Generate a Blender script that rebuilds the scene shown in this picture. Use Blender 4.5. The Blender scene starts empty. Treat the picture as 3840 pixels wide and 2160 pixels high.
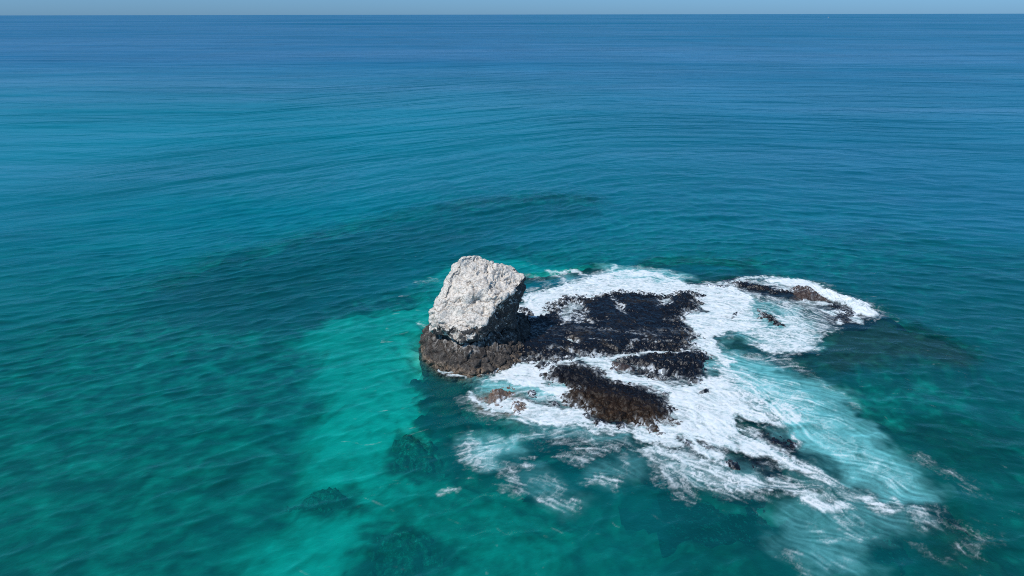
import bpy, bmesh, math
import numpy as np
from mathutils import Vector

S = bpy.context.scene
C = S.collection

# ------------------------------------------------------------------ camera
cam_d = bpy.data.cameras.new('camera'); cam_d.lens = 24.0; cam_d.sensor_width = 36.0
cam_d.clip_start = 0.5; cam_d.clip_end = 200000
cam = bpy.data.objects.new('camera', cam_d); C.objects.link(cam)
cam.location = (0, 0, 30)
cam.rotation_mode = 'XYZ'
cam.rotation_euler = (math.radians(90 - 21.85), 0, 0)
cam.rotation_euler.rotate_axis('Z', math.radians(-0.10))
S.camera = cam

# ------------------------------------------------------------------ sky and sun
SUN_EL, SUN_AZ = 56.0, 232.0          # azimuth of the sun, clockwise from +Y
az = math.radians(SUN_AZ); el = math.radians(SUN_EL)
w = bpy.data.worlds.new('World'); S.world = w; w.use_nodes = True
nt = w.node_tree; nt.nodes.clear()
sky = nt.nodes.new('ShaderNodeTexSky'); sky.sky_type = 'NISHITA'; sky.sun_disc = False
sky.sun_elevation = el; sky.sun_rotation = az
sky.altitude = 10; sky.air_density = 1.0; sky.dust_density = 0.3; sky.ozone_density = 4.0
tint = nt.nodes.new('ShaderNodeMix'); tint.data_type = 'RGBA'; tint.blend_type = 'MULTIPLY'; tint.inputs[0].default_value = 1.0
wc = nt.nodes.new('ShaderNodeTexCoord'); ws = nt.nodes.new('ShaderNodeSeparateXYZ'); wr = nt.nodes.new('ShaderNodeValToRGB')
wr.color_ramp.elements[0].position = 0.0; wr.color_ramp.elements[0].color = (.49, 1.01, 1.96, 1)
wr.color_ramp.elements[1].position = .38; wr.color_ramp.elements[1].color = (1.05, 1.62, 1.75, 1)
nt.links.new(wc.outputs['Generated'], ws.inputs[0]); nt.links.new(ws.outputs[2], wr.inputs[0]); nt.links.new(wr.outputs[0], tint.inputs[7])
bg = nt.nodes.new('ShaderNodeBackground'); bg.inputs['Strength'].default_value = 0.062
wo = nt.nodes.new('ShaderNodeOutputWorld')
nt.links.new(sky.outputs[0], tint.inputs[6]); nt.links.new(tint.outputs[2], bg.inputs[0]); nt.links.new(bg.outputs[0], wo.inputs[0])
sd = bpy.data.lights.new('sun', 'SUN'); sd.energy = 3.1; sd.angle = math.radians(0.5); sd.color = (1, 0.96, 0.9)
sun = bpy.data.objects.new('sun', sd); C.objects.link(sun)
sv = Vector((math.sin(az) * math.cos(el), math.cos(az) * math.cos(el), math.sin(el)))
sun.rotation_euler = sv.to_track_quat('Z', 'Y').to_euler(); sun.location = (0, 0, 60)
S.view_settings.view_transform = 'Standard'; S.view_settings.look = 'None'
S.view_settings.exposure = 0; S.view_settings.gamma = 1
S.render.engine = 'CYCLES'
S.cycles.use_denoising = False
S.cycles.filter_width = 1.0; S.cycles.sample_clamp_indirect = 4.0; S.cycles.sample_clamp_direct = 2.5
S.cycles.max_bounces = 6; S.cycles.transparent_max_bounces = 8
S.cycles.caustics_reflective = False; S.cycles.caustics_refractive = False

# ------------------------------------------------------------------ the place, in metres (z = 0 is the sea)
ROCKS = [
  ('basalt_platform', 'wide jet black basalt shelf joined to the foot of the white stack', 'reef rock', 'rocks of the basalt reef', [(-3.6, 63.11), (-1.99, 66.18), (0.07, 65.83), (2.43, 66.54), (3.94, 67.26), (4.31, 70.1), (5.74, 71.9), (7.35, 72.23), (8.73, 71.82), (9.32, 72.94), (11.1, 73.15), (12.01, 73.91), (13.46, 73.91), (15.26, 73.15), (17.21, 72.52), (19.15, 73.36), (21.17, 73.78), (21.74, 72.23), (20.73, 69.52), (19.45, 68.0), (18.27, 66.18), (17.72, 64.45), (18.18, 62.79), (18.64, 61.82), (17.78, 60.58), (17.95, 59.08), (18.1, 58.64), (15.45, 58.64), (12.49, 58.44), (10.72, 58.07), (9.06, 57.5), (8.0, 57.36), (6.08, 57.64), (5.49, 56.81), (3.39, 56.26), (2.11, 56.26), (1.21, 55.99), (0.19, 55.59), (-1.69, 54.67), (-3.26, 55.99)], 0.52, 'black'),
  ('reef_rock', 'ragged black rock lobe east of the foam channel, below the wide shelf', 'reef rock', 'rocks of the basalt reef', [(11.65, 57.36), (13.89, 57.5), (16.0, 58.15), (18.03, 58.35), (18.63, 57.64), (17.87, 56.26), (17.33, 54.67), (16.45, 53.65), (16.33, 52.67), (15.53, 53.41), (14.39, 53.78), (12.85, 53.53), (11.81, 53.91), (11.39, 55.06), (10.29, 56.12), (9.54, 56.67)], 0.6, 'black'),
  ('reef_rock', 'small reddish rock amid the foam channel beside the eastern black lobe', 'reef rock', 'rocks of the basalt reef', [(8.72, 55.86), (9.76, 55.99), (10.82, 55.4), (10.95, 54.67), (9.51, 54.21), (8.7, 54.72)], 0.5, 'red'),
  ('reef_rock', 'big tapering slab, black with a rusty brown front edge, before the foam channel', 'reef rock', 'rocks of the basalt reef', [(2.9, 53.91), (3.58, 54.93), (4.84, 55.06), (5.9, 55.67), (7.37, 55.14), (8.19, 54.16), (8.13, 53.16), (8.66, 52.55), (9.58, 52.19), (10.85, 51.9), (11.53, 51.01), (12.09, 50.21), (12.61, 49.33), (13.47, 48.04), (12.48, 47.11), (13.05, 46.15), (12.24, 46.47), (11.39, 46.08), (11.64, 45.15), (10.92, 45.34), (9.95, 45.92), (8.98, 46.71), (7.92, 47.01), (6.29, 47.32), (5.74, 48.53), (4.6, 48.57), (4.41, 49.88), (4.86, 51.24), (4.18, 52.67), (3.22, 52.79)], 0.58, 'brown'),
  ('reef_rock', 'rounded black knob at the head of the foam channel near the stack foot', 'reef rock', 'rocks of the basalt reef', [(2.52, 56.12), (3.13, 56.21), (3.11, 55.19), (2.57, 54.98)], 0.55, 'black'),
  ('reef_rock', 'lower black knob touching the corner of the rusty slab', 'reef rock', 'rocks of the basalt reef', [(3.15, 55.19), (3.73, 55.46), (3.71, 54.67), (3.2, 54.47)], 0.5, 'black'),
  ('reef_rock', 'pebble-like black rock off the front edge of the stack foot', 'reef rock', 'rocks of the basalt reef', [(1.54, 56.53), (2.25, 56.75), (2.25, 55.99), (1.61, 55.91)], 0.5, 'black'),
  ('reef_rock', 'little black rock in the foam channel behind the rusty slab', 'reef rock', 'rocks of the basalt reef', [(8.63, 52.79), (9.2, 52.91), (9.4, 52.47), (8.86, 52.23)], 0.45, 'black'),
  ('reef_rock', 'pointed black rock in white foam off the right edge of the rusty slab', 'reef rock', 'rocks of the basalt reef', [(12.48, 51.01), (13.06, 50.96), (13.33, 50.28), (12.66, 50.44)], 0.5, 'black'),
  ('reef_rock', 'low black rock standing in foam behind the wide shelf beside the stack', 'reef rock', 'rocks of the basalt reef', [(1.05, 68.3), (2.18, 68.3), (2.44, 66.9), (1.03, 66.9)], 0.6, 'black'),
  ('brown_boulder', 'tan brown boulder with water pouring off it left of the rusty slab', 'boulder', 'rocks of the basalt reef', [(-1.83, 50.38), (-1.32, 51.13), (-0.49, 50.99), (-0.02, 50.38), (-0.6, 49.7), (-1.39, 48.94), (-1.98, 49.37)], 1.0, 'tan'),
  ('brown_boulder', 'upright brown boulder wrapped in white foam beside the tan one', 'boulder', 'rocks of the basalt reef', [(0.04, 49.42), (0.79, 49.55), (0.95, 48.72), (0.54, 47.71), (0.1, 48.3)], 0.8, 'tan'),
  ('reef_rock', 'wet dark stone veiled by foam right behind the two brown boulders', 'reef rock', 'rocks of the basalt reef', [(1.16, 50.95), (2.0, 51.13), (2.31, 50.04), (1.49, 49.7)], 0.22, 'black'),
  ('reef_rock', 'dark stone showing through foam midway to the rusty slab', 'reef rock', 'rocks of the basalt reef', [(2.98, 49.37), (3.79, 49.46), (3.97, 48.72), (3.17, 48.55)], 0.3, 'black'),
  ('reef_rock', 'round dark stone under the front edge of the rusty slab, leftmost of its row', 'reef rock', 'rocks of the basalt reef', [(5.56, 47.36), (6.25, 47.57), (6.39, 46.86), (5.82, 46.61)], 0.35, 'black'),
  ('reef_rock', 'wide dark stone awash under the front edge of the rusty slab', 'reef rock', 'rocks of the basalt reef', [(6.13, 46.46), (7.06, 46.86), (7.74, 46.16), (7.21, 45.48), (6.46, 45.48)], 0.3, 'black'),
  ('reef_rock', 'dark stone awash under the right front tip of the rusty slab', 'reef rock', 'rocks of the basalt reef', [(7.86, 46.26), (8.87, 46.46), (9.16, 45.48), (8.25, 45.19)], 0.35, 'black'),
  ('reef_rock', 'single small black rock in solid white foam right of the black lobe', 'reef rock', 'rocks of the basalt reef', [(16.2, 51.32), (16.79, 51.23), (16.74, 50.81), (16.21, 50.69)], 0.5, 'black'),
  ('reef_rock', 'thin flat black ledge behind the foam at the back of the reef', 'reef rock', 'rocks of the basalt reef', [(23.13, 75.61), (24.42, 75.48), (25.63, 75.48), (25.29, 74.73), (23.98, 74.73), (23.08, 74.96)], 0.4, 'black'),
  ('reef_rock', 'broken dark ridge under spray at the back right of the reef', 'reef rock', 'rocks of the basalt reef', [(26.33, 76.2), (27.56, 77.04), (27.78, 76.2), (28.76, 75.48), (29.71, 74.73), (31.12, 73.69), (32.58, 73.47), (32.22, 72.85), (30.55, 73.06), (28.78, 74.09), (27.18, 75.05)], 0.55, 'black'),
  ('brown_boulder', 'long domed reddish brown rock on the back ridge beside breaking surf', 'boulder', 'rocks of the basalt reef', [(32.88, 74.41), (33.78, 75.05), (34.04, 74.51), (34.83, 74.83), (34.98, 73.87), (35.38, 72.85), (35.25, 70.9), (34.05, 71.05), (32.62, 70.9), (32.69, 72.24)], 0.7, 'red'),
  ('reef_rock', 'low wet dark ledge at the far right end, just inside the breaking surf', 'reef rock', 'rocks of the basalt reef', [(34.22, 70.61), (35.46, 70.32), (36.71, 69.32), (37.37, 68.34), (37.06, 66.73), (35.89, 64.92), (34.62, 64.92), (33.73, 65.81), (35.23, 67.26), (35.6, 68.34), (34.76, 69.74)], 0.12, 'black'),
  ('reef_rock', 'curved dark fin of rock inside the foam field right of the shelf', 'reef rock', 'rocks of the basalt reef', [(26.92, 67.85), (27.38, 67.13), (27.73, 65.81), (27.93, 64.37), (27.55, 64.12), (27.0, 64.37), (27.1, 65.56), (26.85, 66.07), (26.32, 66.07)], 0.6, 'black'),
  ('reef_rock', 'dark nub in the foam, upper of the pair left of the curved fin', 'reef rock', 'rocks of the basalt reef', [(23.89, 67.47), (24.45, 67.53), (24.32, 66.99), (23.78, 66.94)], 0.45, 'black'),
  ('reef_rock', 'tiny dark nub in the foam, lower of the pair left of the curved fin', 'reef rock', 'rocks of the basalt reef', [(23.55, 66.6), (23.86, 66.65), (23.72, 66.15), (23.43, 66.12)], 0.4, 'black'),
  ('reef_rock', 'narrow black stone in the foam below the right tip of the rusty slab', 'reef rock', 'rocks of the basalt reef', [(12.95, 43.84), (13.32, 43.94), (13.44, 43.07), (13.15, 42.78), (13.01, 43.35)], 0.3, 'black'),
  ('reef_rock', 'small black stone in the foam, right neighbour of the narrow one', 'reef rock', 'rocks of the basalt reef', [(14.5, 43.26), (14.78, 43.07), (14.71, 42.5), (14.47, 42.6)], 0.4, 'black'),
  ('reef_rock', 'purplish black rock in the lacy foam of the lower right surf', 'reef rock', 'rocks of the basalt reef', [(15.16, 40.7), (15.72, 41.14), (16.29, 41.05), (16.16, 40.18), (15.73, 40.1)], 0.2, 'black'),
  ('reef_rock', 'second purplish rock close right of the first in the lower right surf', 'reef rock', 'rocks of the basalt reef', [(17.45, 41.14), (17.92, 40.96), (17.75, 40.18), (17.23, 40.01)], 0.18, 'black'),
  ('reef_rock', 'dark ledge awash between foam streams at the middle of the right surf', 'reef rock', 'rocks of the basalt reef', [(19.82, 44.53), (20.71, 44.14), (21.28, 43.26), (20.65, 42.78), (19.74, 43.35)], 0.05, 'black'),
  ('reef_rock', 'outlying dark rock awash at the lower right end of the surf', 'reef rock', 'rocks of the basalt reef', [(23.88, 38.13), (24.67, 38.29), (24.93, 37.2), (24.51, 36.75), (23.9, 37.12)], -0.3, 'black'),
]
FOAM = [
  ('p', [(-0.23, 66.18), (0.68, 69.32), (1.99, 73.15), (4.61, 74.34), (7.02, 76.11), (9.52, 77.81), (11.82, 79.97), (15.09, 80.97), (18.04, 79.97), (20.2, 78.05), (21.16, 75.75), (24.54, 74.87), (23.59, 71.49), (21.39, 71.49), (19.63, 68.75), (17.66, 68.75), (11.59, 68.75), (6.98, 68.0), (4.62, 68.75), (4.16, 65.83), (2.39, 65.48), (0.21, 65.48)], 0, 1.06, 0.6),
  ('p', [(11.6, 80.97), (15.34, 82.5), (20.22, 80.47), (22.23, 78.05), (19.39, 76.66), (11.12, 77.12)], 0, 0.45, 0.8),
  ('s', [(4.59, 80.47), (5.95, 79.97), (7.39, 80.72), (9.28, 78.76)], 0.45, 0.75, 0.5),
  ('s', [(4.74, 79.97), (5.86, 78.52), (6.57, 76.66), (7.01, 75.98)], 0.35, 0.7, 0.4),
  ('s', [(1.61, 78.52), (3.29, 78.05), (4.34, 75.31)], 0.8, 0.35, 0.6),
  ('s', [(6.05, 76.43), (8.44, 77.12), (10.73, 79.48), (13.42, 81.47)], 0.8, 0.6, 0.8),
  ('p', [(2.84, 65.83), (4.62, 68.75), (5.99, 70.89), (8.79, 70.89), (9.37, 71.9), (13.12, 72.73), (17.04, 71.7), (20.59, 72.73), (20.92, 71.49), (20.33, 69.13), (17.83, 66.18), (17.21, 64.11), (17.64, 60.58), (16.88, 59.08), (12.56, 58.79), (9.16, 58.21), (6.1, 57.92), (3.16, 56.81), (0.83, 56.81), (0.63, 63.11)], 0, -1.0, 0.25),
  ('p', [(5.07, 68.75), (6.31, 71.09), (7.83, 70.69), (8.33, 68.0), (8.07, 65.48), (8.76, 65.13), (6.91, 63.94), (5.77, 63.94), (4.91, 66.18)], 0, 0.55, 0.5),
  ('s', [(6.66, 71.49), (7.63, 71.9), (8.22, 71.49)], 0.3, 0.55, 0.4),
  ('s', [(3.83, 63.61), (5.23, 64.45), (7.23, 64.28), (9.01, 64.79), (9.92, 65.13)], 0.22, 0.62, 0.25),
  ('p', [(11.4, 69.52), (12.29, 69.32), (12.39, 68.0), (11.72, 66.54), (11.43, 67.63)], 0, 0.9, 0.25),
  ('p', [(16.3, 71.09), (18.19, 71.9), (17.82, 69.52), (15.69, 68.0)], 0, 0.55, 0.5),
  ('s', [(0.21, 62.95), (3.75, 63.51), (7.22, 64.18), (9.89, 64.96)], 0.3, 0.42, 0.4),
  ('s', [(11.36, 71.49), (11.59, 68.75), (12.11, 66.18)], 0.3, 0.5, 0.3),
  ('s', [(2.84, 61.82), (5.27, 61.04), (7.66, 60.27), (10.33, 59.97)], 0.2, 0.4, 0.3),
  ('s', [(7.91, 62.62), (11.98, 61.82), (15.7, 61.04)], 0.3, 0.36, 0.4),
  ('s', [(10.94, 58.64), (11.73, 60.27), (13.42, 60.58), (15.74, 59.97)], 0.3, 0.4, 0.4),
  ('s', [(4.58, 68.0), (5.91, 69.91), (6.66, 71.49)], 0.3, 0.5, 0.3),
  ('s', [(5.64, 58.79), (4.05, 58.79), (2.55, 57.64)], 0.3, 0.4, 0.4),
  ('s', [(5.34, 60.95), (5.91, 60.43), (6.5, 60.12)], 0.18, 0.8, 0.2),
  ('s', [(0.2, 62.14), (3.71, 62.62), (9.21, 61.82), (16.21, 62.14)], 0.8, 0.22, 0.6),
  ('s', [(5.62, 58.5), (6.09, 57.78), (6.58, 57.42)], 0.3, 0.6, 0.3),
  ('s', [(1.21, 55.99), (2.37, 56.26), (3.76, 55.99), (4.94, 56.4), (6.53, 56.94), (8.09, 56.94), (9.6, 56.67)], 0.3, 1.0, 0.3),
  ('s', [(8.84, 56.81), (10.76, 57.5), (12.45, 58.21), (14.01, 58.07), (16.66, 58.15), (18.77, 58.15)], 0.35, 0.85, 0.3),
  ('s', [(7.27, 56.53), (8.45, 55.72), (8.63, 54.16), (9.39, 53.41), (10.58, 53.16), (11.96, 52.67), (13.1, 51.71), (13.54, 51.01)], 0.75, 1.1, 0.4),
  ('s', [(8.93, 55.46), (10.7, 53.91), (12.64, 52.43), (14.51, 52.67), (15.9, 52.43)], 0.5, 0.55, 0.5),
  ('s', [(10.95, 55.46), (12.08, 54.67), (14.36, 53.65)], 0.5, 0.45, 0.4),
  ('p', [(-2.8, 52.36), (-1.75, 53.84), (-0.52, 54.99), (0.49, 55.97), (1.5, 55.65), (2.8, 56.18), (3.9, 55.38), (3.34, 54.34), (2.8, 53.34), (2.99, 52.12), (4.06, 51.88), (5.22, 51.41), (4.42, 50.26), (4.54, 48.72), (5.17, 48.09), (4.31, 48.72), (3.5, 50.49), (2.13, 51.64), (0.46, 51.88), (-0.87, 52.48), (-1.71, 52.36), (-2.21, 52.84)], 0, 1.15, 0.3),
  ('p', [(0.22, 51.88), (2.12, 51.41), (3.94, 50.04), (4.64, 48.51), (3.79, 47.67), (2.03, 48.51), (0.91, 49.82), (-0.02, 50.72)], 0, 0.55, 0.5),
  ('p', [(-3.36, 49.37), (-2.56, 49.59), (-1.96, 48.72), (-0.94, 49.59), (0.44, 49.59), (1.36, 49.37), (2.95, 48.72), (4.63, 48.4), (5.66, 48.51), (6.01, 47.47), (5.91, 46.46), (5.19, 45.77), (3.66, 45.67), (1.94, 45.96), (0.86, 46.65), (0.21, 47.57), (-0.91, 47.67), (-1.81, 47.67), (-2.53, 48.72)], 0, 1.02, 0.3),
  ('s', [(-3.51, 50.95), (-3.26, 49.59), (-2.19, 48.94)], 0.25, 0.8, 0.25),
  ('s', [(-5.71, 53.84), (-4.44, 53.34)], 0.12, 0.7, 0.15),
  ('s', [(-3.35, 49.16), (-2.17, 48.3), (-1.13, 47.26), (0.42, 46.46), (1.5, 45.87)], 0.5, 0.35, 0.4),
  ('s', [(5.05, 46.65), (6.54, 45.29), (8.16, 45.29), (9.66, 45.29)], 0.6, 0.75, 0.4),
  ('p', [(8.32, 46.46), (10.05, 45.67), (11.6, 45.29), (12.98, 45.67), (12.81, 43.09), (11.23, 43.44), (9.79, 44.17)], 0, 0.9, 0.4),
  ('p', [(20.51, 75.21), (23.26, 74.73), (26.23, 75.05), (27.25, 73.0), (27.39, 70.61), (26.09, 68.34), (25.71, 66.2), (26.69, 64.67), (25.14, 63.19), (22.41, 62.71), (20.33, 61.54), (19.99, 58.88), (20.92, 56.2), (19.77, 54.84), (18.86, 56.2), (18.78, 58.03), (17.84, 58.88), (17.78, 60.63), (18.79, 62.24), (18.32, 63.68), (17.77, 64.92), (18.86, 67.26), (21.18, 67.8), (20.98, 70.03), (21.74, 73.0)], 0, 1.08, 0.6),
  ('p', [(26.75, 75.21), (28.42, 73.0), (31.36, 71.49), (34.2, 70.03), (33.68, 66.2), (33.21, 62.71), (30.18, 60.86), (27.89, 62.24), (26.86, 68.34)], 0, 0.52, 0.9),
  ('p', [(27.37, 67.26), (30.86, 67.26), (30.91, 64.67), (30.67, 61.54), (29.1, 58.24), (26.07, 57.41), (23.7, 58.88), (23.43, 61.09), (22.92, 62.71), (25.3, 63.68), (27.91, 63.68)], 0, 0.82, 0.8),
  ('p', [(20.46, 57.82), (23.7, 58.88), (26.32, 56.8), (27.18, 54.27), (25.66, 53.9), (23.27, 54.84)], 0, 0.35, 1.0),
  ('s', [(31.55, 64.17), (33.59, 63.56), (32.29, 62.48), (30.38, 60.86), (28.86, 59.09)], 0.3, 0.6, 0.4),
  ('s', [(26.57, 76.2), (28.56, 77.89), (29.3, 78.23), (30.22, 78.41), (32.65, 78.23)], 0.5, 0.8, 0.4),
  ('s', [(29.11, 76.53), (30.7, 76.2), (32.04, 76.53)], 0.9, 0.6, 0.5),
  ('s', [(31.97, 77.04), (33.13, 76.2), (34.59, 76.2), (35.64, 75.21)], 1.2, 1.15, 0.6),
  ('s', [(31.56, 75.21), (32.04, 73.94), (33.96, 75.21)], 0.8, 0.7, 0.6),
  ('s', [(35.12, 73.94), (36.01, 72.7), (36.88, 71.49), (37.72, 70.32), (38.19, 68.9), (38.2, 67.53)], 1.2, 1.3, 0.5),
  ('s', [(32.06, 70.32), (33.42, 70.32), (34.76, 69.74)], 0.6, 0.6, 0.5),
  ('s', [(33.93, 67.8), (34.36, 67.26)], 0.6, 1.0, 0.4),
  ('s', [(35.35, 67.53), (35.89, 67.26)], 0.5, 0.9, 0.4),
  ('s', [(36.84, 66.73), (36.21, 64.92)], 0.4, 0.85, 0.4),
  ('s', [(34.42, 65.68), (34.19, 64.92)], 0.35, 0.8, 0.3),
  ('s', [(23.13, 76.03), (26.33, 76.2)], 0.7, 0.7, 0.5),
  ('p', [(13.75, 52.03), (16.48, 52.55), (17.81, 53.62), (19.28, 55.0), (19.86, 53.35), (19.11, 50.04), (19.75, 48.16), (20.67, 46.61), (21.0, 45.55), (20.38, 45.14), (19.34, 46.19), (18.53, 46.61), (17.69, 46.19), (17.87, 44.53), (18.85, 43.35), (19.34, 42.22), (20.1, 41.32), (18.89, 40.96), (17.68, 41.86), (16.26, 42.22), (15.24, 40.96), (14.32, 41.14), (13.62, 42.22), (11.76, 42.78), (10.31, 43.35), (9.74, 43.94), (9.09, 44.14), (9.22, 44.94), (10.65, 45.14), (12.4, 45.76), (13.06, 46.61), (12.68, 47.05), (13.14, 49.8)], 0, 1.1, 0.6),
  ('p', [(18.34, 55.56), (20.36, 55.0), (21.11, 52.29), (22.04, 49.8), (23.56, 48.85), (23.47, 46.19), (21.31, 45.76), (19.86, 47.05), (18.78, 49.8), (17.83, 51.78)], 0, 0.82, 0.8),
  ('p', [(20.71, 56.14), (22.7, 53.89), (25.13, 51.27), (25.12, 48.16), (23.64, 46.61), (21.71, 48.85), (20.61, 50.77), (19.54, 52.29)], 0, 0.48, 0.8),
  ('p', [(17.93, 46.61), (18.96, 45.76), (19.71, 44.53), (19.74, 43.35), (20.51, 42.41), (20.71, 41.5), (19.87, 41.86), (18.49, 42.97), (17.76, 44.53)], 0, 0.6, 0.6),
  ('p', [(18.85, 43.35), (20.44, 42.22), (21.51, 40.79), (22.45, 39.76), (22.91, 38.45), (21.51, 38.29), (20.43, 39.42), (19.22, 40.1), (18.54, 41.5)], 0, 0.78, 0.6),
  ('p', [(9.64, 43.35), (11.76, 42.78), (13.75, 41.86), (15.84, 40.1), (17.57, 39.59), (18.05, 38.61), (18.06, 37.5), (15.6, 37.35), (13.93, 37.81), (12.63, 39.09), (11.98, 40.79), (10.47, 41.86), (9.38, 41.86)], 0, 0.72, 0.6),
  ('p', [(10.06, 39.76), (11.9, 40.44), (13.25, 39.09), (15.65, 37.5), (17.5, 37.05), (14.86, 36.9), (12.72, 37.81), (11.42, 36.6), (10.28, 38.77)], 0, 0.42, 0.6),
  ('s', [(17.18, 38.45), (18.67, 38.61), (19.47, 37.5), (20.29, 36.6), (21.54, 36.3)], 0.9, 0.62, 0.5),
  ('s', [(19.98, 38.29), (21.41, 37.81), (22.75, 37.66), (23.69, 36.9)], 0.9, 0.48, 0.6),
  ('s', [(19.7, 36.6), (20.63, 36.23), (21.12, 36.01)], 0.7, 0.8, 0.5),
  ('s', [(23.39, 36.9), (23.87, 36.45), (24.54, 36.23), (25.43, 37.2)], 0.5, 0.85, 0.4),
  ('s', [(23.94, 36.01), (25.43, 35.87), (26.28, 35.3), (27.76, 35.87)], 0.7, 0.38, 0.7),
  ('s', [(25.76, 34.88), (27.5, 34.61), (28.42, 33.8), (29.09, 33.54)], 0.9, 0.28, 0.9),
  ('s', [(27.14, 32.77), (27.21, 32.15), (28.12, 32.03)], 0.6, 0.3, 0.6),
  ('s', [(29.6, 41.68), (29.98, 40.44), (31.38, 39.26), (31.51, 37.81)], 0.8, 0.24, 0.8),
  ('s', [(20.58, 35.44), (21.29, 34.47), (22.08, 34.74)], 0.5, 0.4, 0.5),
  ('s', [(18.56, 34.47), (19.48, 33.54), (20.62, 33.41), (21.91, 33.8)], 0.5, 0.27, 0.5),
  ('s', [(16.55, 31.91), (16.81, 31.19), (16.85, 30.62)], 0.5, 0.32, 0.5),
  ('s', [(18.16, 31.91), (18.5, 30.84), (19.9, 31.43)], 0.4, 0.22, 0.5),
  ('s', [(24.44, 32.65), (25.14, 31.67), (25.55, 31.31)], 0.4, 0.22, 0.5),
  ('s', [(26.84, 53.89), (27.27, 51.78), (28.67, 50.04), (28.05, 48.16)], 0.4, 0.25, 0.5),
  ('s', [(26.1, 49.32), (25.95, 47.27), (26.32, 45.97)], 0.8, 0.3, 0.6),
  ('s', [(23.97, 45.97), (23.89, 44.14), (25.34, 40.96), (26.27, 39.42)], 1.6, 0.34, 1.2),
  ('s', [(21.5, 44.14), (21.54, 43.35), (20.69, 42.6), (20.0, 42.22)], 0.25, 0.7, 0.25),
  ('p', [(2.13, 45.29), (5.15, 45.29), (8.26, 44.53), (10.06, 42.74), (8.82, 42.74), (6.89, 42.05), (4.8, 41.38), (3.89, 42.74), (2.04, 42.74)], 0, 0.36, 0.7),
  ('s', [(3.82, 41.71), (4.87, 41.05), (5.87, 42.05), (7.49, 42.74)], 0.5, 0.45, 0.4),
  ('s', [(5.33, 38.85), (6.54, 39.31), (6.92, 38.55)], 0.5, 0.5, 0.4),
  ('s', [(8.25, 41.71), (8.05, 40.4), (7.31, 39.31)], 0.5, 0.28, 0.4),
  ('p', [(8.82, 42.74), (11.16, 43.09), (12.73, 42.74), (14.01, 40.88), (12.9, 37.82), (11.42, 37.11), (10.24, 38.55), (9.69, 40.72)], 0, 0.5, 0.7),
  ('p', [(-4.17, 43.26), (-3.12, 44.91), (-2.62, 43.44), (-1.27, 43.44), (-0.02, 43.09), (-1.02, 41.71), (-1.19, 40.08), (-2.15, 39.61), (-3.16, 40.4), (-3.95, 41.71)], 0, 0.52, 0.7),
  ('s', [(-1.27, 43.44), (-0.02, 43.98), (1.36, 44.53), (2.33, 44.91)], 0.7, 0.4, 0.6),
  ('s', [(-0.71, 40.56), (-0.21, 40.08), (-0.21, 39.15), (0.17, 37.82)], 0.6, 0.42, 0.5),
  ('s', [(0.36, 38.4), (0.74, 38.11), (-0.49, 38.26)], 0.5, 0.4, 0.4),
  ('s', [(0.77, 40.4), (0.97, 40.24)], 0.4, 0.45, 0.3),
  ('s', [(1.9, 39.0), (2.84, 38.7), (3.06, 37.68)], 0.7, 0.34, 0.5),
  ('s', [(2.38, 37.11), (3.09, 36.69), (3.88, 36.28)], 0.6, 0.48, 0.5),
  ('s', [(0.49, 41.41), (1.69, 41.54)], 0.2, 0.5, 0.3),
  ('s', [(-4.77, 37.68), (-4.34, 38.04), (-3.76, 37.82)], 0.35, 0.5, 0.3),
  ('s', [(20.67, 61.31), (21.42, 59.74), (22.46, 58.66), (23.48, 58.24)], 0.55, -0.65, 0.6),
  ('s', [(22.37, 62.24), (23.43, 61.09), (24.51, 60.41)], 0.4, -0.5, 0.5),
  ('s', [(27.62, 70.61), (28.36, 69.46), (29.23, 67.26)], 0.5, -0.45, 0.5),
  ('s', [(23.19, 65.68), (24.66, 64.92), (26.48, 64.67)], 0.35, -0.5, 0.4),
  ('s', [(20.07, 57.82), (20.86, 56.6), (21.18, 55.22)], 0.4, -0.5, 0.5),
  ('s', [(18.53, 46.61), (19.36, 45.55), (20.02, 44.14), (20.77, 42.22)], 0.7, -0.65, 0.6),
  ('s', [(20.85, 41.86), (21.9, 40.44), (22.68, 39.09)], 0.5, -0.6, 0.5),
  ('s', [(15.49, 42.6), (16.26, 41.5), (16.42, 39.93), (17.45, 39.26)], 0.6, -0.55, 0.5),
  ('s', [(12.92, 43.94), (13.21, 42.78)], 0.4, -0.7, 0.3),
  ('s', [(14.36, 43.35), (14.71, 42.6)], 0.35, -0.6, 0.3),
  ('s', [(16.72, 43.74), (17.14, 42.22), (17.33, 40.79)], 0.35, -0.5, 0.4),
  ('s', [(23.65, 38.29), (24.36, 37.66), (24.71, 36.75)], 0.6, -0.6, 0.5),
  ('s', [(0.92, 50.26), (2.73, 48.94), (4.31, 48.72)], 0.35, -0.45, 0.4),
  ('s', [(13.0, 78.52), (15.97, 78.05), (18.65, 77.12)], 0.8, -0.35, 0.7),
  ('s', [(9.34, 45.53), (8.4, 46.51), (6.25, 46.91)], 0.35, -0.4, 0.4),
  ('s', [(18.04, 54.44), (19.36, 52.55), (21.04, 49.8), (22.26, 47.05)], 0.35, -0.3, 0.4),
  ('s', [(-11.56, 76.53), (-9.62, 77.6)], 0.7, 0.28, 0.6),
  ('s', [(-13.63, 71.86), (-12.7, 72.17)], 0.5, 0.36, 0.4),
  ('s', [(-9.9, 64.64), (-8.82, 63.98)], 0.35, 0.42, 0.4),
  ('s', [(-6.61, 54.95), (-5.16, 53.86), (-3.98, 53.38)], 0.14, 0.9, 0.12),
  ('s', [(-2.88, 54.16), (-0.97, 54.85), (0.3, 55.77)], 0.2, 0.8, 0.15),
]
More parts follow.
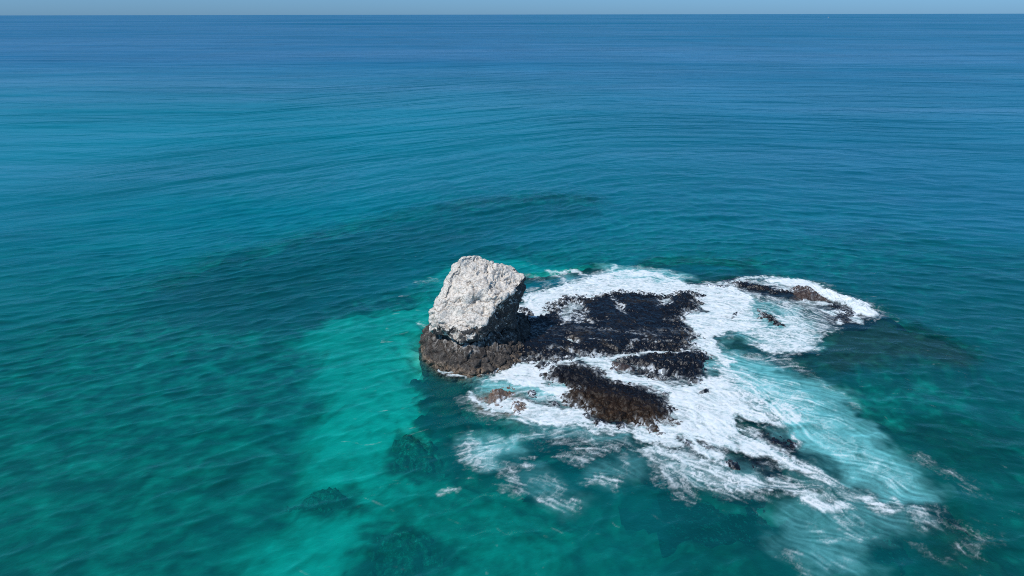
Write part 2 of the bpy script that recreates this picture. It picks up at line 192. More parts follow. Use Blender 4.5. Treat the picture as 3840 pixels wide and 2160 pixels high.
AER = [
  ('s', [(20.53, 55.56), (24.36, 49.32), (25.36, 43.35), (26.0, 39.09)], 2.6, 0.85),
  ('s', [(20.51, 54.84), (23.2, 52.1), (26.02, 50.39)], 2.5, 0.7),
  ('p', [(-3.27, 52.12), (-2.24, 53.59), (0.47, 53.59), (4.56, 52.12), (4.36, 49.37), (0.92, 50.49), (-0.96, 50.95), (-2.26, 50.72)], 0, 1.0),
  ('p', [(-3.6, 44.17), (-2.32, 43.8), (-0.44, 44.17), (1.26, 44.53), (0.39, 42.74), (-0.82, 41.38), (-1.78, 40.08), (-2.82, 41.38)], 0, 0.75),
  ('s', [(0.42, 46.65), (2.57, 45.48), (5.15, 45.29), (8.21, 44.17)], 0.8, 0.5),
  ('s', [(1.71, 39.15), (2.6, 37.68), (3.46, 36.69)], 0.9, 0.3),
  ('s', [(6.11, 39.77), (7.57, 39.77), (8.5, 40.72)], 1.0, 0.35),
  ('p', [(11.37, 81.98), (16.05, 81.47), (21.61, 79.0), (20.51, 75.75), (12.79, 77.12)], 0, 1.0),
  ('s', [(5.92, 79.48), (7.1, 77.12)], 0.6, 0.6),
  ('p', [(18.89, 55.56), (21.99, 55.0), (25.03, 51.02), (24.88, 46.19), (25.68, 41.68), (26.17, 39.42), (25.49, 38.29), (23.56, 39.42), (22.02, 42.6), (20.85, 44.53), (20.91, 46.61), (19.23, 51.27)], 0, 1.0),
  ('p', [(25.89, 72.39), (31.29, 68.34), (30.96, 62.24), (28.98, 58.66), (24.67, 58.88), (21.75, 62.24), (19.5, 57.82), (23.85, 53.9), (25.68, 49.57), (17.2, 49.59), (18.93, 55.8)], 0, 0.65),
  ('p', [(17.73, 36.6), (21.68, 37.5), (24.99, 36.16), (26.87, 35.16), (23.91, 34.07), (21.66, 33.28), (20.75, 30.29), (17.66, 30.29), (16.38, 32.65)], 0, 0.45),
  ('s', [(21.33, 39.09), (22.68, 37.5), (23.94, 36.01)], 1.5, 0.35),
  ('p', [(9.51, 42.6), (16.69, 40.79), (17.94, 38.29), (15.7, 37.66), (11.93, 38.77)], 0, 0.4),
]
DIPS = [
  ('p', [(5.23, 68.75), (6.3, 70.89), (7.82, 70.49), (8.33, 68.0), (7.92, 65.48), (8.76, 65.13), (6.65, 64.28), (5.28, 65.13)], 0, 0.85),
  ('p', [(11.45, 69.32), (12.29, 69.32), (12.39, 68.0), (11.74, 66.72), (11.43, 67.63)], 0, 0.8),
  ('p', [(16.26, 70.89), (17.99, 71.7), (17.71, 69.71), (15.92, 68.38)], 0, 0.75),
  ('s', [(3.83, 63.61), (5.23, 64.45), (7.23, 64.28), (9.01, 64.79), (9.92, 65.13)], 0.3, 0.8),
  ('p', [(-0.08, 65.48), (1.52, 65.13), (1.76, 63.11), (0.89, 61.51), (-0.07, 61.82)], 0, 0.8),
  ('s', [(5.34, 60.95), (5.91, 60.43), (6.5, 60.12)], 0.3, 0.8),
  ('s', [(10.95, 55.46), (12.08, 54.67), (14.36, 53.65)], 0.3, 0.4),
  ('s', [(8.93, 55.46), (10.7, 53.91), (12.64, 52.43)], 0.3, 0.5),
]
BED = [
  ('p', [(-104.12, 102.08), (-44.57, 80.82), (-33.7, 93.99), (-19.23, 111.51), (0.0, 122.64), (28.7, 116.84), (50.09, 102.08), (75.56, 86.97), (71.53, 57.18), (39.51, 26.2), (-39.02, 26.2), (-91.9, 78.02)], 0, 0.5, 8.0, 9),
  ('p', [(-53.24, 50.0), (-50.52, 60.53), (-39.64, 70.56), (-23.57, 70.56), (-16.36, 50.0), (-16.33, 39.34), (-16.92, 33.47), (-15.05, 26.2), (-34.88, 26.2)], 0, 0.42, 4.8, 4),
  ('s', [(-39.33, 78.02), (-34.6, 83.79), (-27.48, 92.14), (-17.77, 102.08), (-5.88, 111.51), (9.1, 115.46)], 6.0, 0.0, 2.5, 5),
  ('p', [(-39.33, 78.02), (-27.97, 93.99), (-15.57, 109.01), (9.2, 116.84), (13.6, 106.61), (-2.18, 93.99), (-10.77, 83.79), (-18.2, 74.75), (-22.94, 68.34), (-32.5, 70.56)], 0, 0.05, 4.3, 4),
  ('s', [(-32.51, 75.39), (-24.49, 80.82), (-18.71, 90.36), (-10.97, 95.9)], 5.5, 0.02, 3.6, 5),
  ('p', [(32.75, 86.97), (52.27, 93.99), (75.56, 86.97), (71.53, 57.18), (37.14, 23.9), (8.0, 23.9), (11.36, 33.47), (20.52, 50.0)], 0, 0.22, 5.5, 4),
  ('p', [(-9.79, 79.4), (-10.85, 76.03), (-17.81, 72.9), (-21.64, 68.34), (-20.97, 61.43), (-18.94, 55.61), (-14.69, 50.0), (-13.43, 44.7), (-15.48, 40.24), (-16.44, 35.65), (-16.54, 31.81), (-16.07, 28.81), (4.68, 28.81), (3.27, 33.82), (-2.38, 38.05), (-4.67, 42.63), (-6.83, 48.74), (-8.42, 53.39), (-8.73, 58.82), (-8.59, 66.23), (-8.18, 78.02)], 0, 0.95, 4.4, 1.9),
  ('p', [(-15.67, 52.68), (-8.33, 52.68), (-6.05, 47.53), (-4.63, 42.13), (-6.84, 41.17), (-11.46, 42.63), (-14.16, 41.64), (-16.03, 46.36)], 0, 1.0, 3.9, 2),
  ('p', [(-9.78, 43.13), (0.34, 40.24), (5.42, 35.27), (6.89, 28.81), (-8.57, 28.81), (-9.92, 35.27)], 0, 0.62, 5.0, 2.5),
  ('s', [(-7.55, 82.28), (-1.52, 88.63), (5.99, 86.97), (11.07, 84.57)], 3, 0.9, 4.3, 3),
  ('s', [(11.73, 90.36), (32.75, 86.97), (58.0, 93.99)], 4, 0.4, 5.5, 4),
  ('p', [(-8.98, 58.4), (-8.5, 52.68), (-6.74, 49.36), (-5.46, 48.12), (-1.85, 46.94), (0.38, 46.36), (1.73, 49.36), (0.43, 54.85), (-3.29, 57.18)], 0, 0.05, 2.2, 0.8),
  ('p', [(-6.9, 49.36), (-5.93, 46.36), (-4.15, 43.64), (3.43, 44.7), (9.3, 43.13), (11.06, 37.63), (8.45, 38.05), (5.33, 39.34), (3.22, 41.17), (1.88, 44.17), (-2.78, 46.36)], 0, 0.1, 3.2, 1.2),
  ('s', [(1.56, 78.02), (6.52, 79.4), (10.64, 80.82)], 2.2, 0.03, 1.0, 1.0),
  ('s', [(18.46, 82.28), (25.69, 84.57), (30.42, 83.03)], 2.4, 0.06, 1.8, 1.5),
  ('s', [(30.25, 79.4), (37.28, 72.9), (39.1, 67.27)], 2.0, 0.2, 2.2, 1.5),
  ('p', [(32.66, 66.23), (38.84, 66.75), (42.96, 64.24), (45.65, 58.82), (42.01, 54.85), (35.79, 53.39), (28.96, 55.61), (29.14, 59.66)], 0, 0.02, 0.9, 1.8),
  ('p', [(30.08, 54.85), (38.83, 55.61), (41.0, 52.68), (36.53, 48.74), (30.26, 49.36), (28.1, 51.99)], 0, 0.42, 3.8, 2.5),
  ('p', [(25.35, 58.82), (30.33, 58.82), (28.9, 50.0), (26.95, 53.39)], 0, 0.02, 1.1, 1.4),
  ('p', [(27.01, 52.68), (30.97, 47.53), (39.86, 44.17), (37.07, 40.24), (29.1, 41.17), (26.69, 45.24)], 0, 0.08, 2.3, 2.5),
  ('p', [(10.1, 42.63), (15.88, 40.24), (20.8, 38.47), (23.51, 35.65), (20.93, 35.65), (16.03, 36.42), (10.97, 37.22)], 0, 0.08, 1.3, 1.0),
  ('p', [(12.13, 37.63), (15.36, 37.63), (17.6, 36.42), (15.53, 34.9), (12.58, 35.27)], 0, 0.45, 2.2, 0.8),
  ('p', [(24.28, 37.22), (28.21, 34.9), (30.14, 31.81), (28.97, 28.81), (25.65, 28.81), (24.71, 33.13), (21.87, 34.9)], 0, 0.04, 1.5, 1.8),
  ('p', [(10.62, 35.65), (15.05, 33.47), (15.72, 28.81), (11.3, 28.81), (8.71, 32.46)], 0, 0.2, 4.2, 2),
  ('p', [(12.66, 52.68), (20.52, 50.0), (22.11, 41.64), (24.28, 37.22), (16.99, 39.34), (12.52, 44.17)], 0, 0.05, 1.2, 1.2),
  ('p', [(21.83, 75.39), (36.25, 70.56), (29.18, 58.82), (21.02, 57.18), (18.35, 61.43)], 0, 0.05, 1.0, 1.2),
]
SUBM = [
  ('craggy olive green boulder lying under clear water left of the reef', [(-9.43, 45.0), (-9.27, 46.37), (-8.53, 46.66), (-7.65, 45.95), (-6.32, 45.13), (-5.5, 43.05), (-5.98, 42.06), (-7.17, 42.31), (-8.3, 43.05), (-9.06, 44.07)], -0.75),
  ('flat dark boulder under turquoise water at the bright sand edge', [(-13.7, 39.52), (-12.59, 40.08), (-11.63, 39.52), (-11.03, 38.66), (-11.29, 38.03), (-12.42, 38.24), (-13.28, 38.45), (-14.27, 39.09)], -1.9),
  ('long dark rock under water at the bottom edge, beside the broad mottled patch', [(-9.57, 32.5), (-8.66, 32.74), (-7.29, 32.42), (-7.35, 31.38), (-8.76, 31.46), (-9.43, 31.85)], -2.2),
  ('broad mottled dark reef patch under water right of the bright sand', [(-9.01, 34.56), (-8.14, 35.29), (-8.4, 36.04), (-6.47, 36.04), (-5.03, 34.56), (-4.09, 33.85), (-5.75, 33.33), (-6.45, 32.33), (-7.9, 32.5), (-8.57, 33.5)], -2.6),
]
FLOW = [
  (2.57, 71.09, 0.708, 0.706),
  (11.12, 77.12, 0.996, 0.09),
  (17.54, 75.75, 0.961, -0.276),
  (4.67, 56.26, 0.99, 0.139),
  (9.92, 57.08, 0.99, 0.139),
  (8.84, 53.91, 0.818, -0.575),
  (-1.48, 52.84, 0.853, 0.522),
  (-0.24, 46.86, 0.984, -0.179),
  (-2.31, 43.44, 0.944, 0.331),
  (3.88, 42.56, 0.964, 0.267),
  (22.16, 71.49, 0.984, -0.178),
  (27.62, 70.61, 0.748, -0.663),
  (30.6, 69.46, 0.525, -0.851),
  (21.75, 62.24, 0.823, -0.568),
  (26.23, 57.82, 0.937, 0.348),
  (35.19, 72.39, 0.713, -0.701),
  (32.16, 76.87, 0.885, -0.465),
  (14.58, 50.04, 0.798, -0.602),
  (18.72, 51.27, 0.587, -0.809),
  (21.7, 45.55, 0.413, -0.911),
  (15.58, 44.53, 0.45, -0.893),
  (16.15, 39.09, 0.845, -0.535),
  (20.3, 39.09, 0.79, -0.612),
  (26.47, 35.3, 0.713, -0.701),
  (19.83, 33.28, 0.704, -0.71),
  (9.72, 40.88, 0.534, -0.846),
  (1.69, 38.55, 0.689, -0.724),
]
CROWN = [
  (-7.48, 57.6, 4.47),
  (-7.49, 57.2, 2.47),
  (-5.81, 55.8, 2.63),
  (-4.62, 55.3, 2.59),
  (-3.48, 55.5, 2.69),
  (-2.88, 56.0, 3.49),
  (-0.99, 57.8, 5.58),
  (0.3, 59.3, 5.8),
  (1.1, 60.5, 6.49),
  (1.19, 61.4, 6.72),
  (-4.57, 60.8, 8.79),
  (-3.93, 61.4, 8.82),
  (-3.16, 61.8, 8.68),
  (-2.65, 61.3, 8.37),
  (-1.0, 62.3, 7.78),
  (0.23, 62.5, 7.17),
  (-5.41, 60.2, 8.01),
  (-6.07, 59.2, 6.8),
  (-6.81, 58.4, 5.85),
  (-7.57, 60.5, 2.6),
  (-0.49, 59.2, 4.13),
  (-1.78, 57.9, 3.29),
  (1.27, 61.6, 5.4),
  (0.54, 61.2, 3.77),
  (-0.08, 59.8, 2.28),
  (-0.2, 60.6, 0.92),
  (-1.8, 58.2, 1.78),
  (-5.9, 63.2, 6.2),
  (-4.3, 64.0, 7.0),
  (-0.1, 64.2, 6.0),
  (-6.6, 63.6, 1.8),
  (-0.4, 64.2, 1.4),
]
PEDESTAL = [
  (-7.39, 58.6, 2.3),
  (-5.81, 57.0, 2.65),
  (-4.48, 56.5, 2.73),
  (-2.7, 57.2, 2.27),
  (-0.98, 58.6, 1.97),
  (0.08, 60.2, 1.29),
  (0.1, 63.5, 1.4),
  (-6.9, 63.0, 1.8),
  (-8.73, 59.0, 0.42),
  (-8.77, 58.3, 0.26),
  (-7.87, 56.4, 0.2),
  (-6.83, 55.2, 0.18),
  (-5.16, 53.9, 0.12),
  (-3.64, 53.4, 0.19),
  (-1.72, 54.2, 0.28),
  (0.07, 55.5, 0.26),
  (1.12, 57.0, 0.09),
  (-9.4, 60.5, -3),
  (-8.2, 55.3, -3),
  (-4, 52.6, -3),
  (1.6, 54.4, -3),
  (2.6, 58, -3),
  (2.6, 65, -3),
  (-8, 66, -3),
  (-7.5, 65.0, 1.0),
  (1.8, 65, 1.0),
  (-9.0, 62.5, 0.5),
]

# ------------------------------------------------------------------ numeric helpers
def sstep(a, b, x):
    t = np.clip((x - a) / (b - a), 0, 1); return t * t * (3 - 2 * t)

def h2(ix, iy, seed):
    n = (ix.astype(np.int64) * 374761393 + iy.astype(np.int64) * 668265263 + seed * 1274126177) & 0xffffffff
    n = ((n ^ (n >> 13)) * 1103515245 + 12345) & 0xffffffff
    n = ((n ^ (n >> 15)) * 2246822519) & 0xffffffff
    n = n ^ (n >> 13)
    return (n & 0xffffff).astype(np.float32) / 16777216.0

def h3(ix, iy, iz, seed):
    return h2(ix.astype(np.int64) + iz.astype(np.int64) * 7919, iy.astype(np.int64) + iz.astype(np.int64) * 104729, seed)

def perlin(x, y, seed=0):
    x0 = np.floor(x); y0 = np.floor(y); fx = (x - x0).astype(np.float32); fy = (y - y0).astype(np.float32)
    ix = x0.astype(np.int64); iy = y0.astype(np.int64)
    u = fx * fx * fx * (fx * (fx * 6 - 15) + 10); v = fy * fy * fy * (fy * (fy * 6 - 15) + 10)
    def g(a, b):
        t = h2(ix + a, iy + b, seed) * (2 * math.pi)
        return np.cos(t) * (fx - a) + np.sin(t) * (fy - b)
    a = g(0, 0); b = g(1, 0); c = g(0, 1); d = g(1, 1)
    return ((a + u * (b - a)) + v * ((c + u * (d - c)) - (a + u * (b - a)))) * 1.5

def fbm(x, y, seed=0, o=4, gain=.5):
    s = 0; a = 1.0; t = 0
    for i in range(o):
        s = s + a * perlin(x * 2 ** i + 17.3 * i, y * 2 ** i - 9.1 * i, seed + i * 31); t += a; a *= gain
    return s / t * 1.4

def vnoise3(p, seed=0):
    i0 = np.floor(p).astype(np.int64); f = p - i0; f = f * f * (3 - 2 * f)
    r = 0
    for a in (0, 1):
        for b in (0, 1):
            for c in (0, 1):
                wgt = (f[:, 0] if a else 1 - f[:, 0]) * (f[:, 1] if b else 1 - f[:, 1]) * (f[:, 2] if c else 1 - f[:, 2])
                r = r + wgt * h3(i0[:, 0] + a, i0[:, 1] + b, i0[:, 2] + c, seed)
    return r * 2 - 1

def fbm3(p, seed=0, o=4):
    s = 0; a = 1; t = 0
    for i in range(o):
        s = s + a * vnoise3(p * 2 ** i + i * 13.7, seed + i * 7); t += a; a *= .5
    return s / t * 1.5

def worley2(x, y, seed=0):
    ix = np.floor(x).astype(np.int64); iy = np.floor(y).astype(np.int64)
    f1 = np.full(x.shape, 9.0, np.float32); f2 = f1.copy(); idv = np.zeros(x.shape, np.float32)
    for a in (-1, 0, 1):
        for b in (-1, 0, 1):
            cx = ix + a; cy = iy + b
            d = np.hypot(cx + h2(cx, cy, seed) - x, cy + h2(cx, cy, seed + 5) - y).astype(np.float32)
            cid = h2(cx, cy, seed + 9)
            n = d < f1
            f2 = np.where(n, f1, np.minimum(f2, d)); idv = np.where(n, cid, idv); f1 = np.where(n, d, f1)
    return f1, f2, idv

def worley3(p, seed=0):
    i0 = np.floor(p).astype(np.int64)
    f1 = np.full(len(p), 9.0); f2 = f1.copy(); idv = np.zeros(len(p))
    for a in (-1, 0, 1):
        for b in (-1, 0, 1):
            for c in (-1, 0, 1):
                x = i0[:, 0] + a; y = i0[:, 1] + b; z = i0[:, 2] + c
                d = np.sqrt((x + h3(x, y, z, seed) - p[:, 0]) ** 2 + (y + h3(x, y, z, seed + 3) - p[:, 1]) ** 2 + (z + h3(x, y, z, seed + 6) - p[:, 2]) ** 2)
                cid = h3(x, y, z, seed + 9); n = d < f1
                f2 = np.where(n, f1, np.minimum(f2, d)); idv = np.where(n, cid, idv); f1 = np.where(n, d, f1)
    return f1, f2, idv

def segdist(x, y, a, b):
    dx, dy = b[0] - a[0], b[1] - a[1]; L = dx * dx + dy * dy + 1e-9
    t = np.clip(((x - a[0]) * dx + (y - a[1]) * dy) / L, 0, 1)
    return np.hypot(x - a[0] - t * dx, y - a[1] - t * dy)

def sdf(kind, pts, r, x, y):
    """signed distance in metres, positive inside"""
    d = np.full(x.shape, 1e9, np.float32)
    n = len(pts)
    if kind == 's':
        for i in range(n - 1): d = np.minimum(d, segdist(x, y, pts[i], pts[i + 1]))
        return r - d
    ins = np.zeros(x.shape, bool)
    for i in range(n):
        a, b = pts[i], pts[(i + 1) % n]
        d = np.minimum(d, segdist(x, y, a, b))
        if a[1] != b[1]:
            c = ((a[1] > y) != (b[1] > y)) & (x < (b[0] - a[0]) * (y - a[1]) / (b[1] - a[1]) + a[0])
            ins ^= c
    return np.where(ins, d, -d)

def window(pts, pad, xs, ys):
    P = np.array(pts)
    i0, i1 = np.searchsorted(xs, [P[:, 0].min() - pad, P[:, 0].max() + pad])
    j0, j1 = np.searchsorted(ys, [P[:, 1].min() - pad, P[:, 1].max() + pad])
    return slice(j0, j1), slice(i0, i1)

# ------------------------------------------------------------------ sampling grid (dense over the reef, growing outwards)
def grow(a, step, ratio, limit):
    o = []; s = step; v = a
    while v < limit:
        v += s; o.append(v); s *= ratio
    return o
ST = 0.085
WAVE_SLOPE = .040
mx = np.arange(-13.0, 46.0, ST); my = np.arange(27.5, 88.0, ST)
left = np.arange(-47.0, -13.05, .2)
XS = np.array([-v for v in reversed(grow(47.0, .2, 1.05, 70000))] + list(left) + list(mx) + grow(mx[-1], ST, 1.035, 70000))
YS = np.array([27.5 - (v - 27.5) for v in reversed(grow(27.5, ST, 1.10, 3000))] + list(my) + grow(my[-1], ST, 1.016, 90000))
X, Y = np.meshgrid(XS, YS); X = X.astype(np.float32); Y = Y.astype(np.float32)

near = (np.abs(X) < 160) & (Y < 260)
wx = np.where(near, fbm(X * .55, Y * .55, 11, 3), 0); wy = np.where(near, fbm(X * .55, Y * .55, 47, 3), 0)
wx2 = np.where(near, fbm(X * 2.1, Y * 2.1, 71, 3), 0); wy2 = np.where(near, fbm(X * 2.1, Y * 2.1, 97, 3), 0)
lx = np.where(near, fbm(X * .12, Y * .12, 211, 3), 0); ly = np.where(near, fbm(X * .12, Y * .12, 247, 3), 0)

# ------------------------------------------------------------------ sea bed depth and cover
far = sstep(90, 240, Y) + sstep(60, 140, np.abs(X))
DEPTH = 9.0 + 10 * np.clip(far, 0, 1) + 1.5 * lx
SAND = np.clip(.45 + .35 * lx, 0, 1)
for kind, pts, r, sand, dep, soft in BED:
    sl = window(pts, r + soft * 2 + 6, XS, YS)
    x = X[sl] + 2.2 * lx[sl] + .9 * wx[sl]; y = Y[sl] + 2.2 * ly[sl] + .9 * wy[sl]
    m = sstep(-soft, soft, sdf(kind, pts, r, x, y) + .3 * wx2[sl])
    SAND[sl] += (sand - SAND[sl]) * m; DEPTH[sl] += (dep - DEPTH[sl]) * m
DEPTH = DEPTH + np.where(near, .85 * fbm(X * .3, Y * .3, 5, 4) + .12 * wx2, 0) * sstep(.5, 3, DEPTH)
SAND = np.clip(SAND + np.where(near, .30 * fbm(X * .45, Y * .45, 8, 4) + .20 * fbm(X * 1.3, Y * 1.3, 18, 3), 0), 0, 1)
DEPTH = np.maximum(DEPTH, .25)

# ------------------------------------------------------------------ rock relief (height field of the reef rocks)
f1, f2, idc = worley2((X + .25 * wx2) * 1.25, (Y + .25 * wy2) * 1.25, 3)
g1, g2, idg = worley2((X + .1 * wy2) * 3.0, (Y + .1 * wx2) * 3.0, 13)
REL = (idc - .5) * .26 - .14 * (1 - sstep(0, .22, f2 - f1)) + (idg - .5) * .13 - .07 * (1 - sstep(0, .25, g2 - g1)) + .05 * fbm(X * 6, Y * 6, 77, 2) + .16 * wx2
REL *= .8
dip = np.zeros_like(X)
for kind, pts, r, dep in DIPS:
    sl = window(pts, r + 2, XS, YS)
    d = sdf(kind, pts, r, X[sl] + .35 * wx[sl] + .12 * wx2[sl], Y[sl] + .35 * wy[sl] + .12 * wy2[sl])
    dip[sl] = np.maximum(dip[sl], .45 * dep * sstep(-.35, .35, d))
HALO = np.zeros_like(X)
TOP = np.full(X.shape, -50.0, np.float32)
ROCKH = []
for k, (name, label, cat, grp, pts, hmax, kind) in enumerate(ROCKS):
    sl = window(pts, 5.5, XS, YS)
    x = X[sl] + .30 * wx[sl] + .10 * wx2[sl]; y = Y[sl] + .30 * wy[sl] + .10 * wy2[sl]
    d = sdf('p', pts, 0, x, y)
    if name == 'basalt_platform':
        slope = 2.0
        tilt = .15 * fbm(X[sl] * .22, Y[sl] * .22, 55, 2)
    else:
        slope = 1.1; tilt = 0
    big = hmax > .5
    if big: d = d + .22
    out = np.where(d > -1.0, d * .28, -.28 + (d + 1.0) * 2.2)
    h = np.where(d > 0, (hmax + tilt) * (1 - np.exp(-d / (slope if big else .45))), out if big else np.minimum(d * .8, 0))
    if hmax <= .06: h = hmax + np.minimum(d, 0) * .9
    inner = sstep(.8, 3.2, d) * (.6 if name == 'basalt_platform' else .25)
    h = h + REL[sl] * (1 - inner) * (1.25 if big else .6) + .03
    h = h - dip[sl] * sstep(-.5, .5, d)
    ROCKH.append((sl, h.astype(np.float32)))
    TOP[sl] = np.maximum(TOP[sl], h)
    HALO[sl] = np.maximum(HALO[sl], sstep(-4.5, -1.0, d))
SAND *= 1 - .92 * HALO
SUBH = []
for label, pts, ztop in SUBM:
    sl = window(pts, 3.0, XS, YS)
    d = sdf('p', pts, 0, X[sl] + 1.1 * wx[sl] + .4 * wx2[sl], Y[sl] + 1.1 * wy[sl] + .4 * wy2[sl])
    dp = DEPTH[sl]
    base = -float(np.median(dp[d > 0]))
    h = np.where(d > 0, base + (ztop - base) * (1 - np.exp(-d / .9)), base + d * 1.5) + REL[sl] * .7 + .25 * wx2[sl]
    SUBH.append((sl, h.astype(np.float32)))
    TOP[sl] = np.maximum(TOP[sl], h)
    SAND[sl] *= 1 - .72 * sstep(-1.8, .2, d + .5 * wx[sl])
# sea level skirt of the white stack
ped = [p for p in PEDESTAL if p[2] < -2]
sl = window(ped, 5, XS, YS)
d = sdf('p', [(-9.0, 60.5), (-8.4, 57.0), (-6.9, 54.9), (-5.1, 53.6), (-3.6, 53.2), (-1.7, 53.9), (0.3, 55.2), (2, 57), (2.2, 64), (-7.6, 64.6)], 0, X[sl] + .2 * wx[sl], Y[sl] + .2 * wy[sl])
PEDH = np.where(d > 0, d * 2.0, d * 1.3) + REL[sl] * .5
PEDSL = sl
TOP[sl] = np.maximum(TOP[sl], PEDH)

# ------------------------------------------------------------------ flow-stretched foam pattern on the regular part of the grid
ax0, ax1 = np.searchsorted(XS, [-13.0 + ST / 2, 46.0 - ST]); ay0, ay1 = np.searchsorted(YS, [27.5 + ST / 2, 88.0 - ST])
R = (slice(ay0, ay1), slice(ax0, ax1))
x = X[R]; y = Y[R]
fx = np.zeros_like(x); fy = np.zeros_like(x)
for px, py, dx, dy in FLOW:
    wg = 1 / ((x - px) ** 2 + (y - py) ** 2 + 4) ** 1.5
    fx += wg * dx; fy += wg * dy
n = np.hypot(fx, fy) + 1e-9; fx /= n; fy /= n
ang = .9 * fbm(x * .35, y * .35, 301, 2)
ca, sa = np.cos(ang), np.sin(ang); fx, fy = fx * ca - fy * sa, fx * sa + fy * ca
def ridge(s, seed, wp, width):
    a = fbm(x * s + wp * wx[R] * s, y * s + wp * wy[R] * s, seed, 3)
    return np.clip(1 - np.abs(a) / width, 0, 1)
fil = np.maximum(ridge(.50, 401, .8, .10), .9 * ridge(1.1, 433, .6, .14))
v1, v2, _ = worley2((x + .55 * wx[R] + .16 * wx2[R]) * .75, (y + .55 * wy[R] + .16 * wy2[R]) * .75, 23)
u1, u2, _ = worley2((x + .3 * wy[R] + .12 * wx2[R]) * 1.9, (y + .3 * wx[R] + .12 * wy2[R]) * 1.9, 29)
cell = np.maximum(1 - sstep(0, .13, v2 - v1), .8 * (1 - sstep(0, .18, u2 - u1)))
grain = fbm(x * 3.2, y * 3.2, 501, 3)
src = np.maximum(fil, cell * .9) * .85 + .15 * (grain * .5 + .5)
clump = fbm(x * .7 + wx[R], y * .7 + wy[R], 521, 4)
ny, nx = x.shape
def bil(a, gy, gx):
    gy = np.clip(gy, 0, ny - 1.001); gx = np.clip(gx, 0, nx - 1.001)
    i = gy.astype(np.int32); j = gx.astype(np.int32); u = gx - j; v = gy - i
    return (a[i, j] * (1 - u) + a[i, j + 1] * u) * (1 - v) + (a[i + 1, j] * (1 - u) + a[i + 1, j + 1] * u) * v
def lic(a, steps, hh):
    acc = a.copy(); tot = 1.0
    GY, GX = np.mgrid[0:ny, 0:nx].astype(np.float32)
    for sgn in (1, -1):
        gy, gx = GY.copy(), GX.copy()
        for k in range(steps):
            gx += sgn * hh * bil(fx, gy, gx); gy += sgn * hh * bil(fy, gy, gx)
            wt = 1 - (k + 1) / (steps + 1)
            acc += wt * bil(a, gy, gx); tot += wt
    return acc / tot
st2 = lic(grain * .5 + .5, 12, 2.0)      # long stretch: streaks
def norm(a, c): return np.clip((a - np.percentile(a, 50)) / (np.percentile(a, 98) - np.percentile(a, 50)) * c, -1, 1.3)
lace = norm(np.maximum(lic(src, 1, .7), .0), 1.0); streak = norm(st2, 1.0)
D = np.zeros_like(x); CUT = np.zeros_like(x)
xs, ys = XS[ax0:ax1], YS[ay0:ay1]
for kind, pts, r, val, soft in FOAM:
    s2 = window(pts, r + soft * 3 + 3.5, xs, ys)
    k = min(1.0, .35 + soft * .6)
    dd = sdf(kind, pts, r, x[s2] + .80 * k * wx[R][s2] + .55 * k * wx2[R][s2], y[s2] + .80 * k * wy[R][s2] + .55 * k * wy2[R][s2])
    if val < 0: CUT[s2] = np.maximum(CUT[s2], -val * sstep(-soft, soft, dd)); D[s2] *= 1 - CUT[s2]; CUT[s2] = 0
    else:
        D[s2] = np.maximum(D[s2], val * sstep(-soft, soft, dd))
        if val >= .95: D[s2] = np.maximum(D[s2], .40 * sstep(-2.0, .2, dd + .8 * clump[s2]))
A = np.zeros_like(x)
for kind, pts, r, val in AER:
    s2 = window(pts, r + 5, xs, ys)
    dd = sdf(kind, pts, r, x[s2] + 1.1 * wx[R][s2], y[s2] + 1.1 * wy[R][s2])
    A[s2] = np.maximum(A[s2], val * sstep(-1.3, 1.3, dd))
A = np.clip(A * (.74 + .32 * clump + .22 * streak + .10 * grain), 0, 1)
A = np.maximum(A, .55 * sstep(.35, 1.0, D) * np.clip(.75 + .6 * clump, 0, 1))
# foam collects round the rocks it washes over
cl2 = fbm(x * 1.6 - wx[R], y * 1.6 + wy[R], 577, 3)
DD = D + .34 * streak + .34 * clump + .10 * cl2
base = sstep(.42, 1.50, DD) * (.95 + .05 * streak)
base = np.maximum(base, .94 * sstep(.98, 1.2, D) * sstep(-1.0, -.1, .7 * streak + clump))
veil = .34 * sstep(.10, 1.0, D + .3 * clump + .2 * streak) * sstep(.03, .35, D)
thin = norm(src, 1.0)
lines = np.where(D < .5, sstep(.35, .9, thin * (.6 + .5 * clump) + .3), sstep(.05, .75, lace + .35 * clump + .45 * (D - .5))) * sstep(.04, .6, D + .1 * clump * (D > .05))
lines = lines * (.28 + .59 * sstep(.3, .9, D))
foam = 1 - (1 - base) * (1 - veil) * (1 - lines)
foam = np.clip(foam, 0, 1)
FO = np.zeros_like(X); FO[R] = foam
AE = np.zeros_like(X); AE[R] = A
WASH = np.zeros_like(X); WASH[R] = sstep(.15, .75, lace + .3 * clump)
WD = np.zeros_like(X); WD[R] = D

